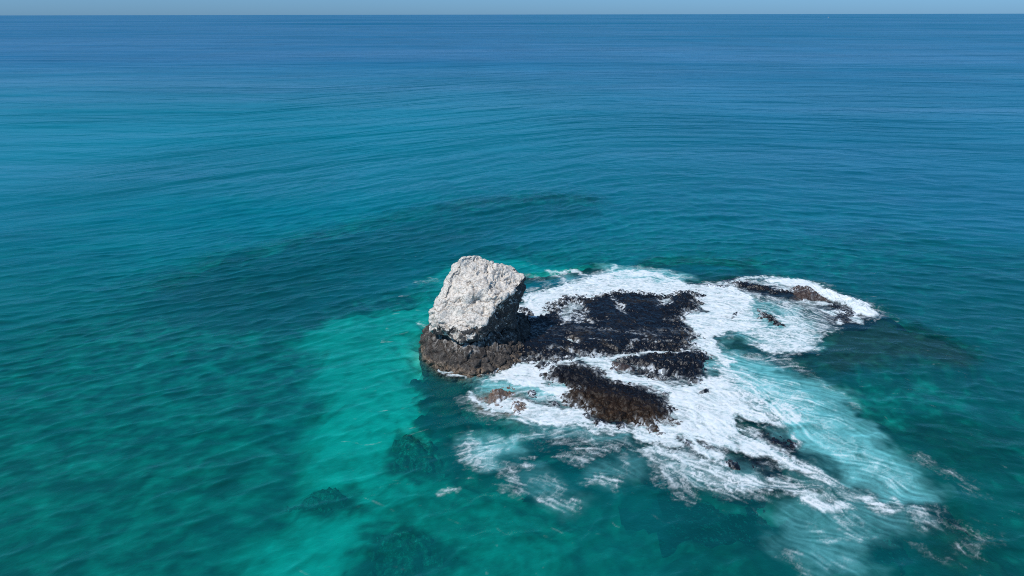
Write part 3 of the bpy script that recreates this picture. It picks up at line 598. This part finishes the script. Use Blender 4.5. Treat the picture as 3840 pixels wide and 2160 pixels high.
# ------------------------------------------------------------------ the water: height, clarity, body colour
cxx = np.clip(X, -90, 120)
WT = (Y - (.30 * (cxx - 25) - .50 * np.sqrt((cxx - 25) ** 2 + 300)) * sstep(900, 60, Y) * (.66 + .34 * sstep(30, 125, Y))).astype(np.float32)   # across-crest coordinate: swell bends round the reef
rng = np.random.RandomState(4)
ZW = np.zeros_like(X); ZSH = np.zeros_like(X)
dxs = np.gradient(XS)[None, :].astype(np.float32); dys = np.gradient(YS)[:, None].astype(np.float32)
gst = .75 + .5 * fbm(X * .03, Y * .018, 771, 3); gst2 = .75 + .5 * fbm(X * .06 + 9, Y * .04, 781, 3)
for k in range(40):
    lam = 1.05 * 1.095 ** k
    th = rng.normal() * (.70 if lam < 1.8 else .48 if lam < 4 else .24)
    kk = 2 * math.pi / lam; kx = kk * math.sin(th); ky = kk * math.cos(th); ph = rng.rand() * 7
    slope = WAVE_SLOPE * (1.0 if lam < 1.5 else 1.15 if lam < 3.4 else (3.4 / lam) ** 1.0)
    f = np.maximum(abs(kx) * dxs, ky * dys)
    lim = sstep(1.9, 1.0, f)
    p = kx * X + ky * WT + ph + (1.6 + 1.2 * (k % 3)) * lx + .3 * wx
    wv = lim * (gst if k % 2 else gst2) * (slope / kk) * (np.sin(p) - .22 * np.cos(2 * p))
    if lam < 4.2: ZSH += wv
    else: ZW += wv
ZSH *= 1 - .22 * sstep(85, 42, Y); ZW *= 1 - .45 * sstep(85, 42, Y)
sg = float(np.std(ZSH[near & (Y < 100)]))
ZW += sg / .75 * (np.exp(np.clip(.62 * ZSH / sg, -2, 1.25)) - 1)
calm = 1 - .6 * sstep(-1.5, -.2, TOP)
ZW *= calm
ZF = np.zeros_like(X)
ZF[R] = .02 * foam * (1 + .8 * lace) + .10 * np.clip(D, 0, 1.3) * (clump * .5 + .3)
ZW += ZF
# surf thrown up along the outer edge
for pts, r, hh in (((FOAM_SURF if 'FOAM_SURF' in globals() else [(33.0, 78.5)]), 0, 0),):
    pass
for kind, pts, r, val, soft in FOAM:
    if val >= 1.3:
        sl = window(pts, r + 2, XS, YS)
        dd = sdf(kind, pts, r, X[sl] + .5 * wx[sl], Y[sl] + .5 * wy[sl])
        pf = np.abs(fbm(X[sl] * 1.1, Y[sl] * 1.1, 601, 4))
        ZW[sl] += (.42 * np.sqrt(np.clip(dd / r, 0, 1))) * (.55 + 1.2 * pf)
wd = np.clip(np.minimum(DEPTH, -TOP + 0.0) + ZW, 0.02, 40)
slant = 1.12
K = np.array([.80, .116, .130])
T = np.exp(-wd[..., None] * slant * K[None, None, :])
deepmix = sstep(60, 420, Y) ; right = sstep(-20, 90, X) * sstep(45, 110, Y)
c_teal = np.array([.001, .160, .190]); c_mid = np.array([.001, .245, .330]); c_deep = np.array([.014, .156, .318]); c_green = np.array([.001, .150, .150])
def mix(a, b, t): return a + (b - a) * t[..., None]
body = mix(mix(np.broadcast_to(c_green, X.shape + (3,)), c_teal, sstep(36, 58, Y)), c_mid, sstep(56, 105, Y))
body = mix(body, c_deep, sstep(120, 560, Y))
body = mix(body, np.array([.006, .160, .300]), .55 * right)
big1 = fbm(X * .02 + .5 * lx * .1, Y * .008, 900, 3) * sstep(60, 140, Y)
body = body * (1 + .14 * big1[..., None])
aer = AE[..., None]
body = .93 * body * (1 - T) * (1 - aer) + np.array([.22, .74, .76]) * aer * .86
T = T * (1 - aer * .93)

def grid_mesh(name, xs, ys, Z, keep=None):
    ny, nx = Z.shape
    gx, gy = np.meshgrid(xs, ys)
    co = np.stack([gx, gy, Z], -1).reshape(-1, 3).astype(np.float32)
    idx = np.arange(nx * ny).reshape(ny, nx)
    q = np.stack([idx[:-1, :-1], idx[:-1, 1:], idx[1:, 1:], idx[1:, :-1]], -1).reshape(-1, 4)
    if keep is not None:
        kf = (keep[:-1, :-1] | keep[:-1, 1:] | keep[1:, 1:] | keep[1:, :-1]).reshape(-1)
        q = q[kf]
        used = np.zeros(nx * ny, bool); used[q.reshape(-1)] = True
        remap = np.cumsum(used) - 1; q = remap[q]; co = co[used]
    else:
        used = None
    me = bpy.data.meshes.new(name)
    me.vertices.add(len(co)); me.vertices.foreach_set('co', co.reshape(-1))
    me.loops.add(len(q) * 4); me.loops.foreach_set('vertex_index', q.reshape(-1).astype(np.int32))
    me.polygons.add(len(q)); me.polygons.foreach_set('loop_start', np.arange(0, len(q) * 4, 4, dtype=np.int32))
    me.polygons.foreach_set('loop_total', np.full(len(q), 4, np.int32))
    me.update(calc_edges=True); me.polygons.foreach_set('use_smooth', np.ones(len(q), bool))
    return me, used

def attr_col(me, name, rgb):
    a = me.attributes.new(name, 'FLOAT_COLOR', 'POINT')
    v = np.ones((len(rgb), 4), np.float32); v[:, :3] = rgb; a.data.foreach_set('color', v.reshape(-1))
def attr_f(me, name, v):
    a = me.attributes.new(name, 'FLOAT', 'POINT'); a.data.foreach_set('value', v.astype(np.float32).reshape(-1))
def attr_v(me, name, v):
    a = me.attributes.new(name, 'FLOAT_VECTOR', 'POINT'); a.data.foreach_set('vector', v.astype(np.float32).reshape(-1))

# ------------------------------------------------------------------ materials
class N:
    def __init__(s, name):
        s.m = bpy.data.materials.new(name); s.m.use_nodes = True; s.t = s.m.node_tree; s.t.nodes.clear()
        s.out = s.t.nodes.new('ShaderNodeOutputMaterial')
    def n(s, typ, ins=None, **kw):
        o = s.t.nodes.new('ShaderNode' + typ)
        for k, v in kw.items(): setattr(o, k, v)
        for k, v in (ins or {}).items():
            if isinstance(v, bpy.types.NodeSocket): s.t.links.new(v, o.inputs[k])
            else: o.inputs[k].default_value = v
        return o
    def math(s, op, a, b=0.0, c=0.0, clamp=False):
        return s.n('Math', {0: a, 1: b, 2: c}, operation=op, use_clamp=clamp).outputs[0]
    def ramp(s, fac, stops, interp='LINEAR'):
        r = s.n('ValToRGB', {0: fac}); cr = r.color_ramp; cr.interpolation = interp
        while len(cr.elements) < len(stops): cr.elements.new(.5)
        for e, (p, c) in zip(cr.elements, stops):
            e.position = p; e.color = (c[0], c[1], c[2], 1) if isinstance(c, tuple) else (c, c, c, 1)
        return r.outputs[0]
    def noise(s, vec, scale, detail=4, rough=.5, dist=0.0):
        return s.n('TexNoise', {'Vector': vec, 'Scale': scale, 'Detail': detail, 'Roughness': rough, 'Distortion': dist}).outputs[0]
    def mixc(s, f, a, b, bt='MIX'):
        m = s.n('Mix', data_type='RGBA', blend_type=bt)
        for k, v in ((0, f), (6, a), (7, b)):
            if isinstance(v, bpy.types.NodeSocket): s.t.links.new(v, m.inputs[k])
            else: m.inputs[k].default_value = v if k == 0 else (v[0], v[1], v[2], 1)
        return m.outputs[2]

def mat_water():
    s = N('sea_water')
    at = lambda nme: s.n('Attribute', attribute_name=nme)
    wv = at('wave_uv').outputs['Vector']
    foam = at('foam').outputs['Fac']
    obj = s.n('TexCoord').outputs['Object']
    def layer(sx, sy, sc, det, rough, dist=.4):
        mp = s.n('Mapping', {'Vector': wv, 'Scale': (sx, sy, 1)})
        return s.noise(mp.outputs[0], sc, det, rough, dist)
    l0 = layer(.25, 1.0, .012, 4, .6, .3)
    l1 = layer(.35, 1.0, .10, 4, .6)
    lm = layer(.6, 1.0, .24, 3, .55, .3)
    l2 = layer(.42, 1.0, .72, 3, .55, .25)
    l3 = layer(.85, 1.0, 2.0, 3, .6, .2)
    lm = s.math('SUBTRACT', 1.0, s.math('ABSOLUTE', s.math('MULTIPLY_ADD', lm, 4.0, -2.0)))
    l2 = s.math('SUBTRACT', 1.0, s.math('ABSOLUTE', s.math('MULTIPLY_ADD', l2, 4.0, -2.0)))
    l3 = s.math('SUBTRACT', 1.0, s.math('ABSOLUTE', s.math('MULTIPLY_ADD', l3, 4.0, -2.0)))
    # open-water swell dies down in the shallows round the reef
    sw = at('swell').outputs['Fac']
    h = s.math('MULTIPLY', s.math('MULTIPLY_ADD', l0, 11.0, s.math('MULTIPLY', l1, 2.2)), sw)
    h = s.math('MULTIPLY_ADD', lm, .07, h)
    h = s.math('MULTIPLY_ADD', l3, .012, h)
    # wind patches change how rough the surface is
    mp = s.n('Mapping', {'Vector': obj, 'Scale': (.25, 1, 1)})
    gust = s.noise(mp.outputs[0], .012, 4, .55, .3)
    mp2 = s.n('Mapping', {'Vector': obj, 'Scale': (.12, 1, 1)})
    gust2 = s.noise(mp2.outputs[0], .05, 5, .65, .3)
    mp3 = s.n('Mapping', {'Vector': obj, 'Scale': (.2, 1, 1)})
    gust3 = s.noise(mp3.outputs[0], .0022, 4, .6, .4)
    gm = s.ramp(gust, [(.3, .75), (.7, 1.2)])
    bump = s.n('Bump', {'Strength': 1.0, 'Distance': gm, 'Height': h})
    nrm = bump.outputs[0]
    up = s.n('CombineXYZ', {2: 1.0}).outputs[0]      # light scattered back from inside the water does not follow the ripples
    # ripple shading painted in the colour: darker facing the viewer, lighter turned away
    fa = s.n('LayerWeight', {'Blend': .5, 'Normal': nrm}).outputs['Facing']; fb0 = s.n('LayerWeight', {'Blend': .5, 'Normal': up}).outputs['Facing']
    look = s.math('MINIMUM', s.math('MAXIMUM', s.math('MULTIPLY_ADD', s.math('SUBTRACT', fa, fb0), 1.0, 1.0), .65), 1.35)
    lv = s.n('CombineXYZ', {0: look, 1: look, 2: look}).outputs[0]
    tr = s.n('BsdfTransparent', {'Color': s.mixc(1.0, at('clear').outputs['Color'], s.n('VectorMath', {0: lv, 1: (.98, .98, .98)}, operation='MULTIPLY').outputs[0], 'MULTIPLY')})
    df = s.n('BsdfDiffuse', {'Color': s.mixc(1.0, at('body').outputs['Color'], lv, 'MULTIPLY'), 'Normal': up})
    add = s.n('AddShader', {0: tr.outputs[0], 1: df.outputs[0]})
    gl = s.n('BsdfGlossy', {'Color': (1, 1, 1, 1), 'Roughness': .21, 'Normal': nrm})
    fr = s.n('Fresnel', {'IOR': 1.38, 'Normal': nrm})
    slick = s.math('ADD', s.ramp(gust, [(.32, .45), (.68, 1.15)]), s.math('ADD', s.math('MULTIPLY_ADD', gust2, 1.5, -.75), s.math('MULTIPLY_ADD', gust3, 2.6, -1.3)))
    refl = s.math('MULTIPLY', s.math('MINIMUM', fr.outputs[0], .42), s.math('MULTIPLY', slick, .82), clamp=True)
    wsh = s.n('MixShader', {0: refl, 1: add.outputs[0], 2: gl.outputs[0]})
    fn = s.noise(obj, 5.5, 4, .65, .5)
    fm = s.math('MULTIPLY_ADD', s.math('SUBTRACT', fn, .5), s.math('MULTIPLY', s.math('MULTIPLY', foam, s.math('SUBTRACT', 1.0, foam)), 3.2), foam, clamp=True)
    fb = s.n('Bump', {'Strength': .45, 'Distance': .07, 'Height': s.math('ADD', s.noise(obj, 2.4, 5, .6, .6), s.math('MULTIPLY', foam, .5))})
    fcol = s.mixc(s.ramp(s.noise(obj, 1.3, 4, .6, .8), [(.3, 0.0), (.7, 1.0)]), (.74, .84, .87), (.92, .93, .94))
    fd = s.n('BsdfDiffuse', {'Color': fcol, 'Normal': fb.outputs[0]})
    fin = s.n('MixShader', {0: fm, 1: wsh.outputs[0], 2: fd.outputs[0]})
    s.t.links.new(fin.outputs[0], s.out.inputs[0])
    return s.m

def mat_bed():
    s = N('sea_bed')
    obj = s.n('TexCoord').outputs['Object']
    sand = s.n('Attribute', attribute_name='sand').outputs['Fac']
    v = s.math('ADD', sand, s.math('MULTIPLY', s.math('SUBTRACT', s.noise(obj, 1.4, 5, .6, .4), .5), .35), clamp=True)
    c = s.ramp(v, [(0, (.018, .030, .026)), (.3, (.06, .10, .07)), (.6, (.30, .36, .27)), (1, (.74, .74, .62))])
    p = s.n('BsdfPrincipled', {'Base Color': c, 'Roughness': .9})
    s.t.links.new(p.outputs[0], s.out.inputs[0]); return s.m

def mat_rock(kind):
    s = N('basalt_' + kind)
    obj = s.n('TexCoord').outputs['Object']
    cols = {'black': ((.002, .003, .006), (.005, .006, .011), (.014, .014, .017)),
            'brown': ((.006, .005, .004), (.026, .014, .007), (.085, .050, .026)),
            'tan': ((.035, .026, .022), (.150, .100, .075), (.30, .22, .17)),
            'red': ((.014, .010, .010), (.060, .038, .032), (.13, .09, .075)),
            'olive': ((.03, .05, .035), (.10, .13, .08), (.30, .32, .2))}[kind]
    n1 = s.noise(obj, 2.2, 6, .62, .3); n2 = s.noise(obj, 9, 4, .6)
    f = s.math('MULTIPLY_ADD', n2, .4, s.math('MULTIPLY', n1, .6))
    c = s.ramp(f, [(.36, cols[0]), (.52, cols[1]), (.70, cols[2])])
    if kind == 'brown':
        blk = s.ramp(s.math('MULTIPLY_ADD', s.noise(obj, .35, 3, .5), 3.0, s.math('MULTIPLY', s.n('SeparateXYZ', {0: obj}).outputs[1], 1.0)), [(0, 0.0), (1, 1.0)])
        sep = s.n('SeparateXYZ', {0: obj}).outputs
        # rusty weed grows on the seaward (front) edge only
        t = s.math('ADD', s.math('SUBTRACT', sep[1], s.math('MULTIPLY_ADD', sep[0], -.58, 54.6)), s.math('MULTIPLY', s.math('SUBTRACT', n1, .5), 7.0))
        t = s.math('MULTIPLY_ADD', t, .45, .5, clamp=True)
        dark = s.ramp(f, [(.36, (.002, .003, .006)), (.55, (.005, .006, .011)), (.72, (.014, .014, .017))])
        c = s.mixc(t, c, dark)
    b1 = s.n('Bump', {'Strength': .7, 'Distance': .08, 'Height': s.math('ADD', s.noise(obj, 4.5, 6, .65), s.math('MULTIPLY', s.n('TexVoronoi', {'Vector': obj, 'Scale': 5.5}).outputs[0], .6))})
    if kind == 'black':
        # weed and dry brown patches
        c = s.mixc(s.ramp(s.noise(obj, .45, 5, .6, .5), [(.54, 0.0), (.66, .5)]), c, s.ramp(f, [(.38, (.010, .008, .005)), (.62, (.060, .044, .026))]))
    wsh = s.n('Attribute', attribute_name='wash').outputs['Fac']
    wf = s.math('MULTIPLY_ADD', s.math('SUBTRACT', s.noise(obj, 7, 4, .6), .5), s.math('MULTIPLY', wsh, 1.2), wsh, clamp=True)
    c = s.mixc(wf, c, (.72, .78, .82))
    p = s.n('BsdfPrincipled', {'Base Color': c, 'Roughness': {'tan': .7, 'brown': .5, 'red': .5}.get(kind, .33), 'Specular IOR Level': .25 if kind == 'brown' else .45, 'Normal': b1.outputs[0]})
    s.t.links.new(p.outputs[0], s.out.inputs[0]); return s.m

def mat_stack(part):
    s = N('stack_' + part)
    obj = s.n('TexCoord').outputs['Object']; geo = s.n('NewGeometry')
    nz = s.n('SeparateXYZ', {0: s.n('Attribute', attribute_name='face_dir').outputs['Vector']}).outputs
    pos = s.n('SeparateXYZ', {0: obj}).outputs
    n1 = s.noise(obj, 1.3, 6, .6, .4); n2 = s.noise(obj, 6.0, 5, .65, .2)
    crack = s.ramp(s.n('TexVoronoi', {'Vector': s.n('VectorMath', {0: obj, 1: s.n('TexNoise', {'Vector': obj, 'Scale': 2.0}).outputs[1]}, operation='ADD').outputs[0], 'Scale': 1.5}, feature='DISTANCE_TO_EDGE').outputs[0], [(0, 0.0), (.10, 1.0)])
    dark = s.ramp(s.math('MULTIPLY_ADD', n2, .5, s.math('MULTIPLY', n1, .5)), [(.35, (.028, .024, .022)), (.52, (.080, .068, .060)), (.70, (.19, .165, .135))])
    if part == 'crown':
        dark = s.ramp(s.math('MULTIPLY_ADD', n2, .5, s.math('MULTIPLY', n1, .5)), [(.35, (.03, .028, .03)), (.52, (.10, .095, .09)), (.66, (.30, .28, .26))])
        guano = s.ramp(n2, [(.29, (.24, .21, .18)), (.42, (.60, .54, .475)), (.56, (.85, .785, .70))])
        guano = s.mixc(s.ramp(n1, [(.34, .7), (.44, 0.0)]), guano, (.36, .33, .30))
        # droppings whiten upward and left faces; shade of the right overhang painted in dark
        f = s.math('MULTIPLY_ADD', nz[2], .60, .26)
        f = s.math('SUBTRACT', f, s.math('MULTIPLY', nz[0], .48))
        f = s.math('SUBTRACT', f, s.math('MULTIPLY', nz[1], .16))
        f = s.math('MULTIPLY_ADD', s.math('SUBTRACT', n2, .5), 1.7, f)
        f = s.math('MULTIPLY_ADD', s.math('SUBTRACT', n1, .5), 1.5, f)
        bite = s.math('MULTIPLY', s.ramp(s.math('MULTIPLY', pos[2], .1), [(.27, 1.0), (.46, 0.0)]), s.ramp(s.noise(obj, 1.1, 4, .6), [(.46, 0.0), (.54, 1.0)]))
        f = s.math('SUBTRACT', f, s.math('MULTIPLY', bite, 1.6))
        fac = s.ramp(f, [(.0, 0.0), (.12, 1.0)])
        
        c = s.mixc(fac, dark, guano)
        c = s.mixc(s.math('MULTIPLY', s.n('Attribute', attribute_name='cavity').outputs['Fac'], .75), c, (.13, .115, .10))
        ro = .9
    else:
        c = s.mixc(s.math('MULTIPLY', s.math('SUBTRACT', 1.0, crack), .6), dark, (.012, .011, .011))
        # tan barnacle belt just above the sea
        zb = s.math('MULTIPLY_ADD', s.math('SUBTRACT', n1, .5), -1.6, pos[2])
        zb = s.math('ADD', zb, .1)
        belt = s.ramp(zb, [(.0, 0.3), (.08, 1.0), (.35, .9), (.65, 0.0)])
        tan = s.ramp(n2, [(.35, (.05, .036, .028)), (.52, (.19, .14, .10)), (.68, (.38, .30, .23))])
        c = s.mixc(belt, c, tan)
        st = s.n('Mapping', {'Vector': obj, 'Scale': (1.6, 1.6, .22)})
        drip = s.ramp(s.math('MULTIPLY_ADD', pos[2], .055, s.noise(st.outputs[0], 1.5, 4, .6)), [(.60, 0.0), (.68, 1.0)])
        c = s.mixc(s.math('MULTIPLY', drip, s.ramp(s.math('MULTIPLY', pos[2], .3), [(.25, 0.0), (.7, .9)])), c, (.50, .46, .42))
        ro = .75
    b = s.n('Bump', {'Strength': .6, 'Distance': .08, 'Height': s.math('ADD', s.noise(obj, 5, 6, .65), s.math('MULTIPLY', crack, .5))})
    p = s.n('BsdfPrincipled', {'Base Color': c, 'Roughness': ro, 'Specular IOR Level': .3, 'Normal': b.outputs[0]})
    s.t.links.new(p.outputs[0], s.out.inputs[0]); return s.m

def mat_plain(name, col, rough=.5):
    s = N(name)
    obj = s.n('TexCoord').outputs['Object']
    c = s.mixc(s.math('MULTIPLY', s.noise(obj, 1.5, 4), .25), col, tuple(v * .7 for v in col))
    p = s.n('BsdfPrincipled', {'Base Color': c, 'Roughness': rough}); s.t.links.new(p.outputs[0], s.out.inputs[0]); return s.m

def link(name, me, mat, parent=None):
    o = bpy.data.objects.new(name, me); C.objects.link(o)
    if mat: me.materials.append(mat)
    if parent: o.parent = parent
    return o
def tag(o, label, cat, group=None):
    o['label'] = label; o['category'] = cat
    if group: o['group'] = group
def origin_to(o, p):
    """put the object's origin at p without moving its mesh"""
    me = o.data; n = len(me.vertices); a = np.empty(n * 3, np.float32); me.vertices.foreach_get('co', a)
    a = a.reshape(-1, 3) - np.array(p, np.float32); me.vertices.foreach_set('co', a.reshape(-1)); me.update(); o.location = p

# ------------------------------------------------------------------ water
me, _ = grid_mesh('water', XS, YS, ZW)
attr_col(me, 'clear', T.reshape(-1, 3)); attr_col(me, 'body', np.clip(body, 0, 1).reshape(-1, 3))
attr_f(me, 'foam', FO); attr_f(me, 'swell', .10 + .90 * sstep(60, 260, Y))
attr_v(me, 'wave_uv', np.stack([X + .3 * Y, WT, np.zeros_like(X)], -1).reshape(-1, 3))
water = link('water', me, mat_water()); water['kind'] = 'structure'

# ------------------------------------------------------------------ sea bed
BX = XS[(XS > -260) & (XS < 300)][::3]; BY = YS[(YS > -60) & (YS < 520)][::3]
ii = np.searchsorted(XS, BX); jj = np.searchsorted(YS, BY)
me, _ = grid_mesh('seabed', BX, BY, -np.maximum(DEPTH[np.ix_(jj, ii)] + .05, .3) * .42)
attr_f(me, 'sand', SAND[np.ix_(jj, ii)])
bed = link('seabed', me, mat_bed()); bed['kind'] = 'structure'

# light bends at the surface, so everything under water stands at its apparent (raised) depth
APP = .42
def one_piece(h, low):
    m = h > low; c = np.zeros_like(m); c[np.unravel_index(np.argmax(h), h.shape)] = True
    n0 = 0
    while True:
        for _ in range(12):
            g = c.copy(); g[1:] |= c[:-1]; g[:-1] |= c[1:]; g[:, 1:] |= c[:, :-1]; g[:, :-1] |= c[:, 1:]; c = g & m
        n1 = int(c.sum())
        if n1 == n0: return c
        n0 = n1
def raised(h): return np.where(h < 0, h * APP, h)
# ------------------------------------------------------------------ reef rocks
RM = {k: mat_rock(k) for k in ('black', 'brown', 'tan', 'red', 'olive')}
for (name, label, cat, grp, pts, hmax, kind), (sl, h) in zip(ROCKS, ROCKH):
    low = -DEPTH[sl] - .12
    me, used = grid_mesh(name, XS[sl[1]], YS[sl[0]], raised(h), keep=one_piece(h, low))
    edge = np.exp(-np.clip(h - .05, 0, 9) / .22) * sstep(-.10, .0, h) * sstep(.1, .5, WD[sl] + .25 * wx[sl])
    wash = np.clip(WASH[sl] * (.75 * sstep(.15, .6, WD[sl]) * sstep(-.15, .0, h) + .8 * edge) + .35 * edge * sstep(-.2, .5, wx2[sl]), 0, 1)
    attr_f(me, 'wash', wash.reshape(-1)[used])
    o = link(name, me, RM[kind]); tag(o, label, cat, grp)
for (label, pts, zt), (sl, h) in zip(SUBM, SUBH):
    me, _ = grid_mesh('submerged_boulder', XS[sl[1]], YS[sl[0]], raised(h), keep=one_piece(h, -DEPTH[sl] - .3))
    o = link('submerged_boulder', me, RM['olive']); tag(o, label, 'sunken rock', 'boulders under the clear water')

# ------------------------------------------------------------------ the white sea stack
def sculpt(name, pts, voxel, mat, parent, seed, big, blk, fine, cols=False):
    bm = bmesh.new()
    for p in pts: bm.verts.new(p)
    r = bmesh.ops.convex_hull(bm, input=bm.verts)
    for v in [v for v in bm.verts if not v.link_faces]: bm.verts.remove(v)
    bmesh.ops.recalc_face_normals(bm, faces=bm.faces)
    me = bpy.data.meshes.new(name); bm.to_mesh(me); bm.free()
    o = bpy.data.objects.new(name, me); C.objects.link(o)
    md = o.modifiers.new('r', 'REMESH'); md.mode = 'VOXEL'; md.voxel_size = voxel
    sm = o.modifiers.new('s', 'SMOOTH'); sm.factor = .5; sm.iterations = 4
    dg = bpy.context.evaluated_depsgraph_get(); dg.update()
    m2 = bpy.data.meshes.new_from_object(o.evaluated_get(dg)); m2.name = name
    bpy.data.objects.remove(o); bpy.data.meshes.remove(me)
    n = len(m2.vertices); co = np.empty(n * 3, np.float32); m2.vertices.foreach_get('co', co); co = co.reshape(-1, 3).astype(np.float64)
    nr = np.empty(n * 3, np.float32); m2.vertex_normals.foreach_get('vector', nr); nr = nr.reshape(-1, 3)
    q = co.copy()
    q2 = q + .25 * np.stack([fbm3(q * 1.1, seed + k, 2) for k in (1, 2, 3)], -1)
    d = big * fbm3(q * .5, seed, 2); cav = np.zeros(len(q))
    sc = np.array([.8, .8, .45]) if cols else np.array([.62, .62, .8])
    a, b, idv = worley3(q2 * sc, seed + 20)
    d += blk * (idv - .5)
    if cols: d -= blk * .7 * (1 - sstep(0, .10, b - a))
    rg = fbm3(q2 * np.array([.75, .75, .5]), seed + 33, 3)
    d -= .24 * np.clip(1 - np.abs(rg) / .07, 0, 1); cav = np.maximum(cav, np.clip(1 - np.abs(rg) / .05, 0, 1))
    rg = fbm3(q2 * np.array([1.7, 1.7, 1.1]), seed + 35, 3)
    d -= .12 * np.clip(1 - np.abs(rg) / .10, 0, 1); cav = np.maximum(cav, .8 * np.clip(1 - np.abs(rg) / .07, 0, 1) * sstep(-.2, .3, fbm3(q * .6, seed + 90, 2)))
    a, b, idv = worley3(q2 * 2.0, seed + 40)
    d += blk * (.2 if cols else .35) * (idv - .5)
    d += (.07 if cols else .17) * fbm3(q * 1.5, seed + 50, 2) + fine * fbm3(q * 4.0, seed + 60, 3)
    co = co + nr * d[:, None]
    base_n = nr.copy()
    m2.vertices.foreach_set('co', co.astype(np.float32).reshape(-1)); m2.update()
    m2.polygons.foreach_set('use_smooth', np.ones(len(m2.polygons), bool))
    attr_v(m2, 'face_dir', base_n); attr_f(m2, 'cavity', cav)
    return link(name, m2, mat, parent)
stack = bpy.data.objects.new('sea_stack', None); C.objects.link(stack)
tag(stack, 'tall leaning rock, white with guano above a dark foot, left end of the reef', 'sea stack')
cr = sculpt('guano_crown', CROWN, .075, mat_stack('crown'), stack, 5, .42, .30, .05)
pe = sculpt('basalt_foot', PEDESTAL, .085, mat_stack('foot'), stack, 9, .22, .36, .04, True)
cr['label'] = 'white guano covered leaning upper block'; pe['label'] = 'dark cracked basalt foot with tan barnacle belt'

# ------------------------------------------------------------------ a far-off boat near the horizon
def boat(loc, rz):
    root = bpy.data.objects.new('motor_boat', None); C.objects.link(root); root.location = loc; root.rotation_euler = (0, 0, rz)
    tag(root, 'tiny white motor boat far out on the sea, just below the horizon', 'boat')
    bm = bmesh.new()
    secs = []
    for t, wd_, dk in ((-7, 2.2, 1.7), (-3, 2.5, 1.8), (2, 2.3, 2.0), (5.5, 1.3, 2.5), (8, .08, 3.0)):
        secs.append([bm.verts.new(p) for p in ((t, -wd_, dk), (t, -wd_ * .75, -.1), (t, 0, -.7), (t, wd_ * .75, -.1), (t, wd_, dk))])
    for a, b in zip(secs, secs[1:]):
        for i in range(4): bm.faces.new((a[i], a[i + 1], b[i + 1], b[i]))
        bm.faces.new((a[4], a[0], b[0], b[4]))
    bm.faces.new(secs[0]); bmesh.ops.recalc_face_normals(bm, faces=bm.faces)
    me = bpy.data.meshes.new('hull'); bm.to_mesh(me); bm.free(); link('hull', me, WH, root)
    def block(name, x0, x1, hw, z0, z1, mat, tp=.8):
        bm = bmesh.new(); v = []
        for z, k in ((z0, 1), (z1, tp)):
            for a, b in ((x0, -hw), (x1, -hw), (x1, hw), (x0, hw)):
                v.append(bm.verts.new(((x0 + x1) / 2 + (a - (x0 + x1) / 2) * k, b * k, z)))
        for f in ((0, 3, 2, 1), (4, 5, 6, 7), (0, 1, 5, 4), (1, 2, 6, 5), (2, 3, 7, 6), (3, 0, 4, 7)): bm.faces.new([v[i] for i in f])
        me = bpy.data.meshes.new(name); bm.to_mesh(me); bm.free(); link(name, me, mat, root)
    block('cabin', -3.5, 3, 1.7, 1.85, 3.7, WH)
    block('cabin_window', -2.6, 2.72, 1.75, 2.5, 3.1, DK, .93)
    block('flybridge', -2.5, 1, 1.3, 3.7, 5.6, WH, .7)
WH = mat_plain('white_paint', (.8, .8, .8), .4); DK = mat_plain('dark_window', (.03, .04, .05), .2)
boat((0, 0, 0), 0)
bt = bpy.data.objects['motor_boat']; D0 = 6200.0
bt.location = (D0 * .4233, D0 * .98, .0); bt.rotation_euler = (0, 0, .3)
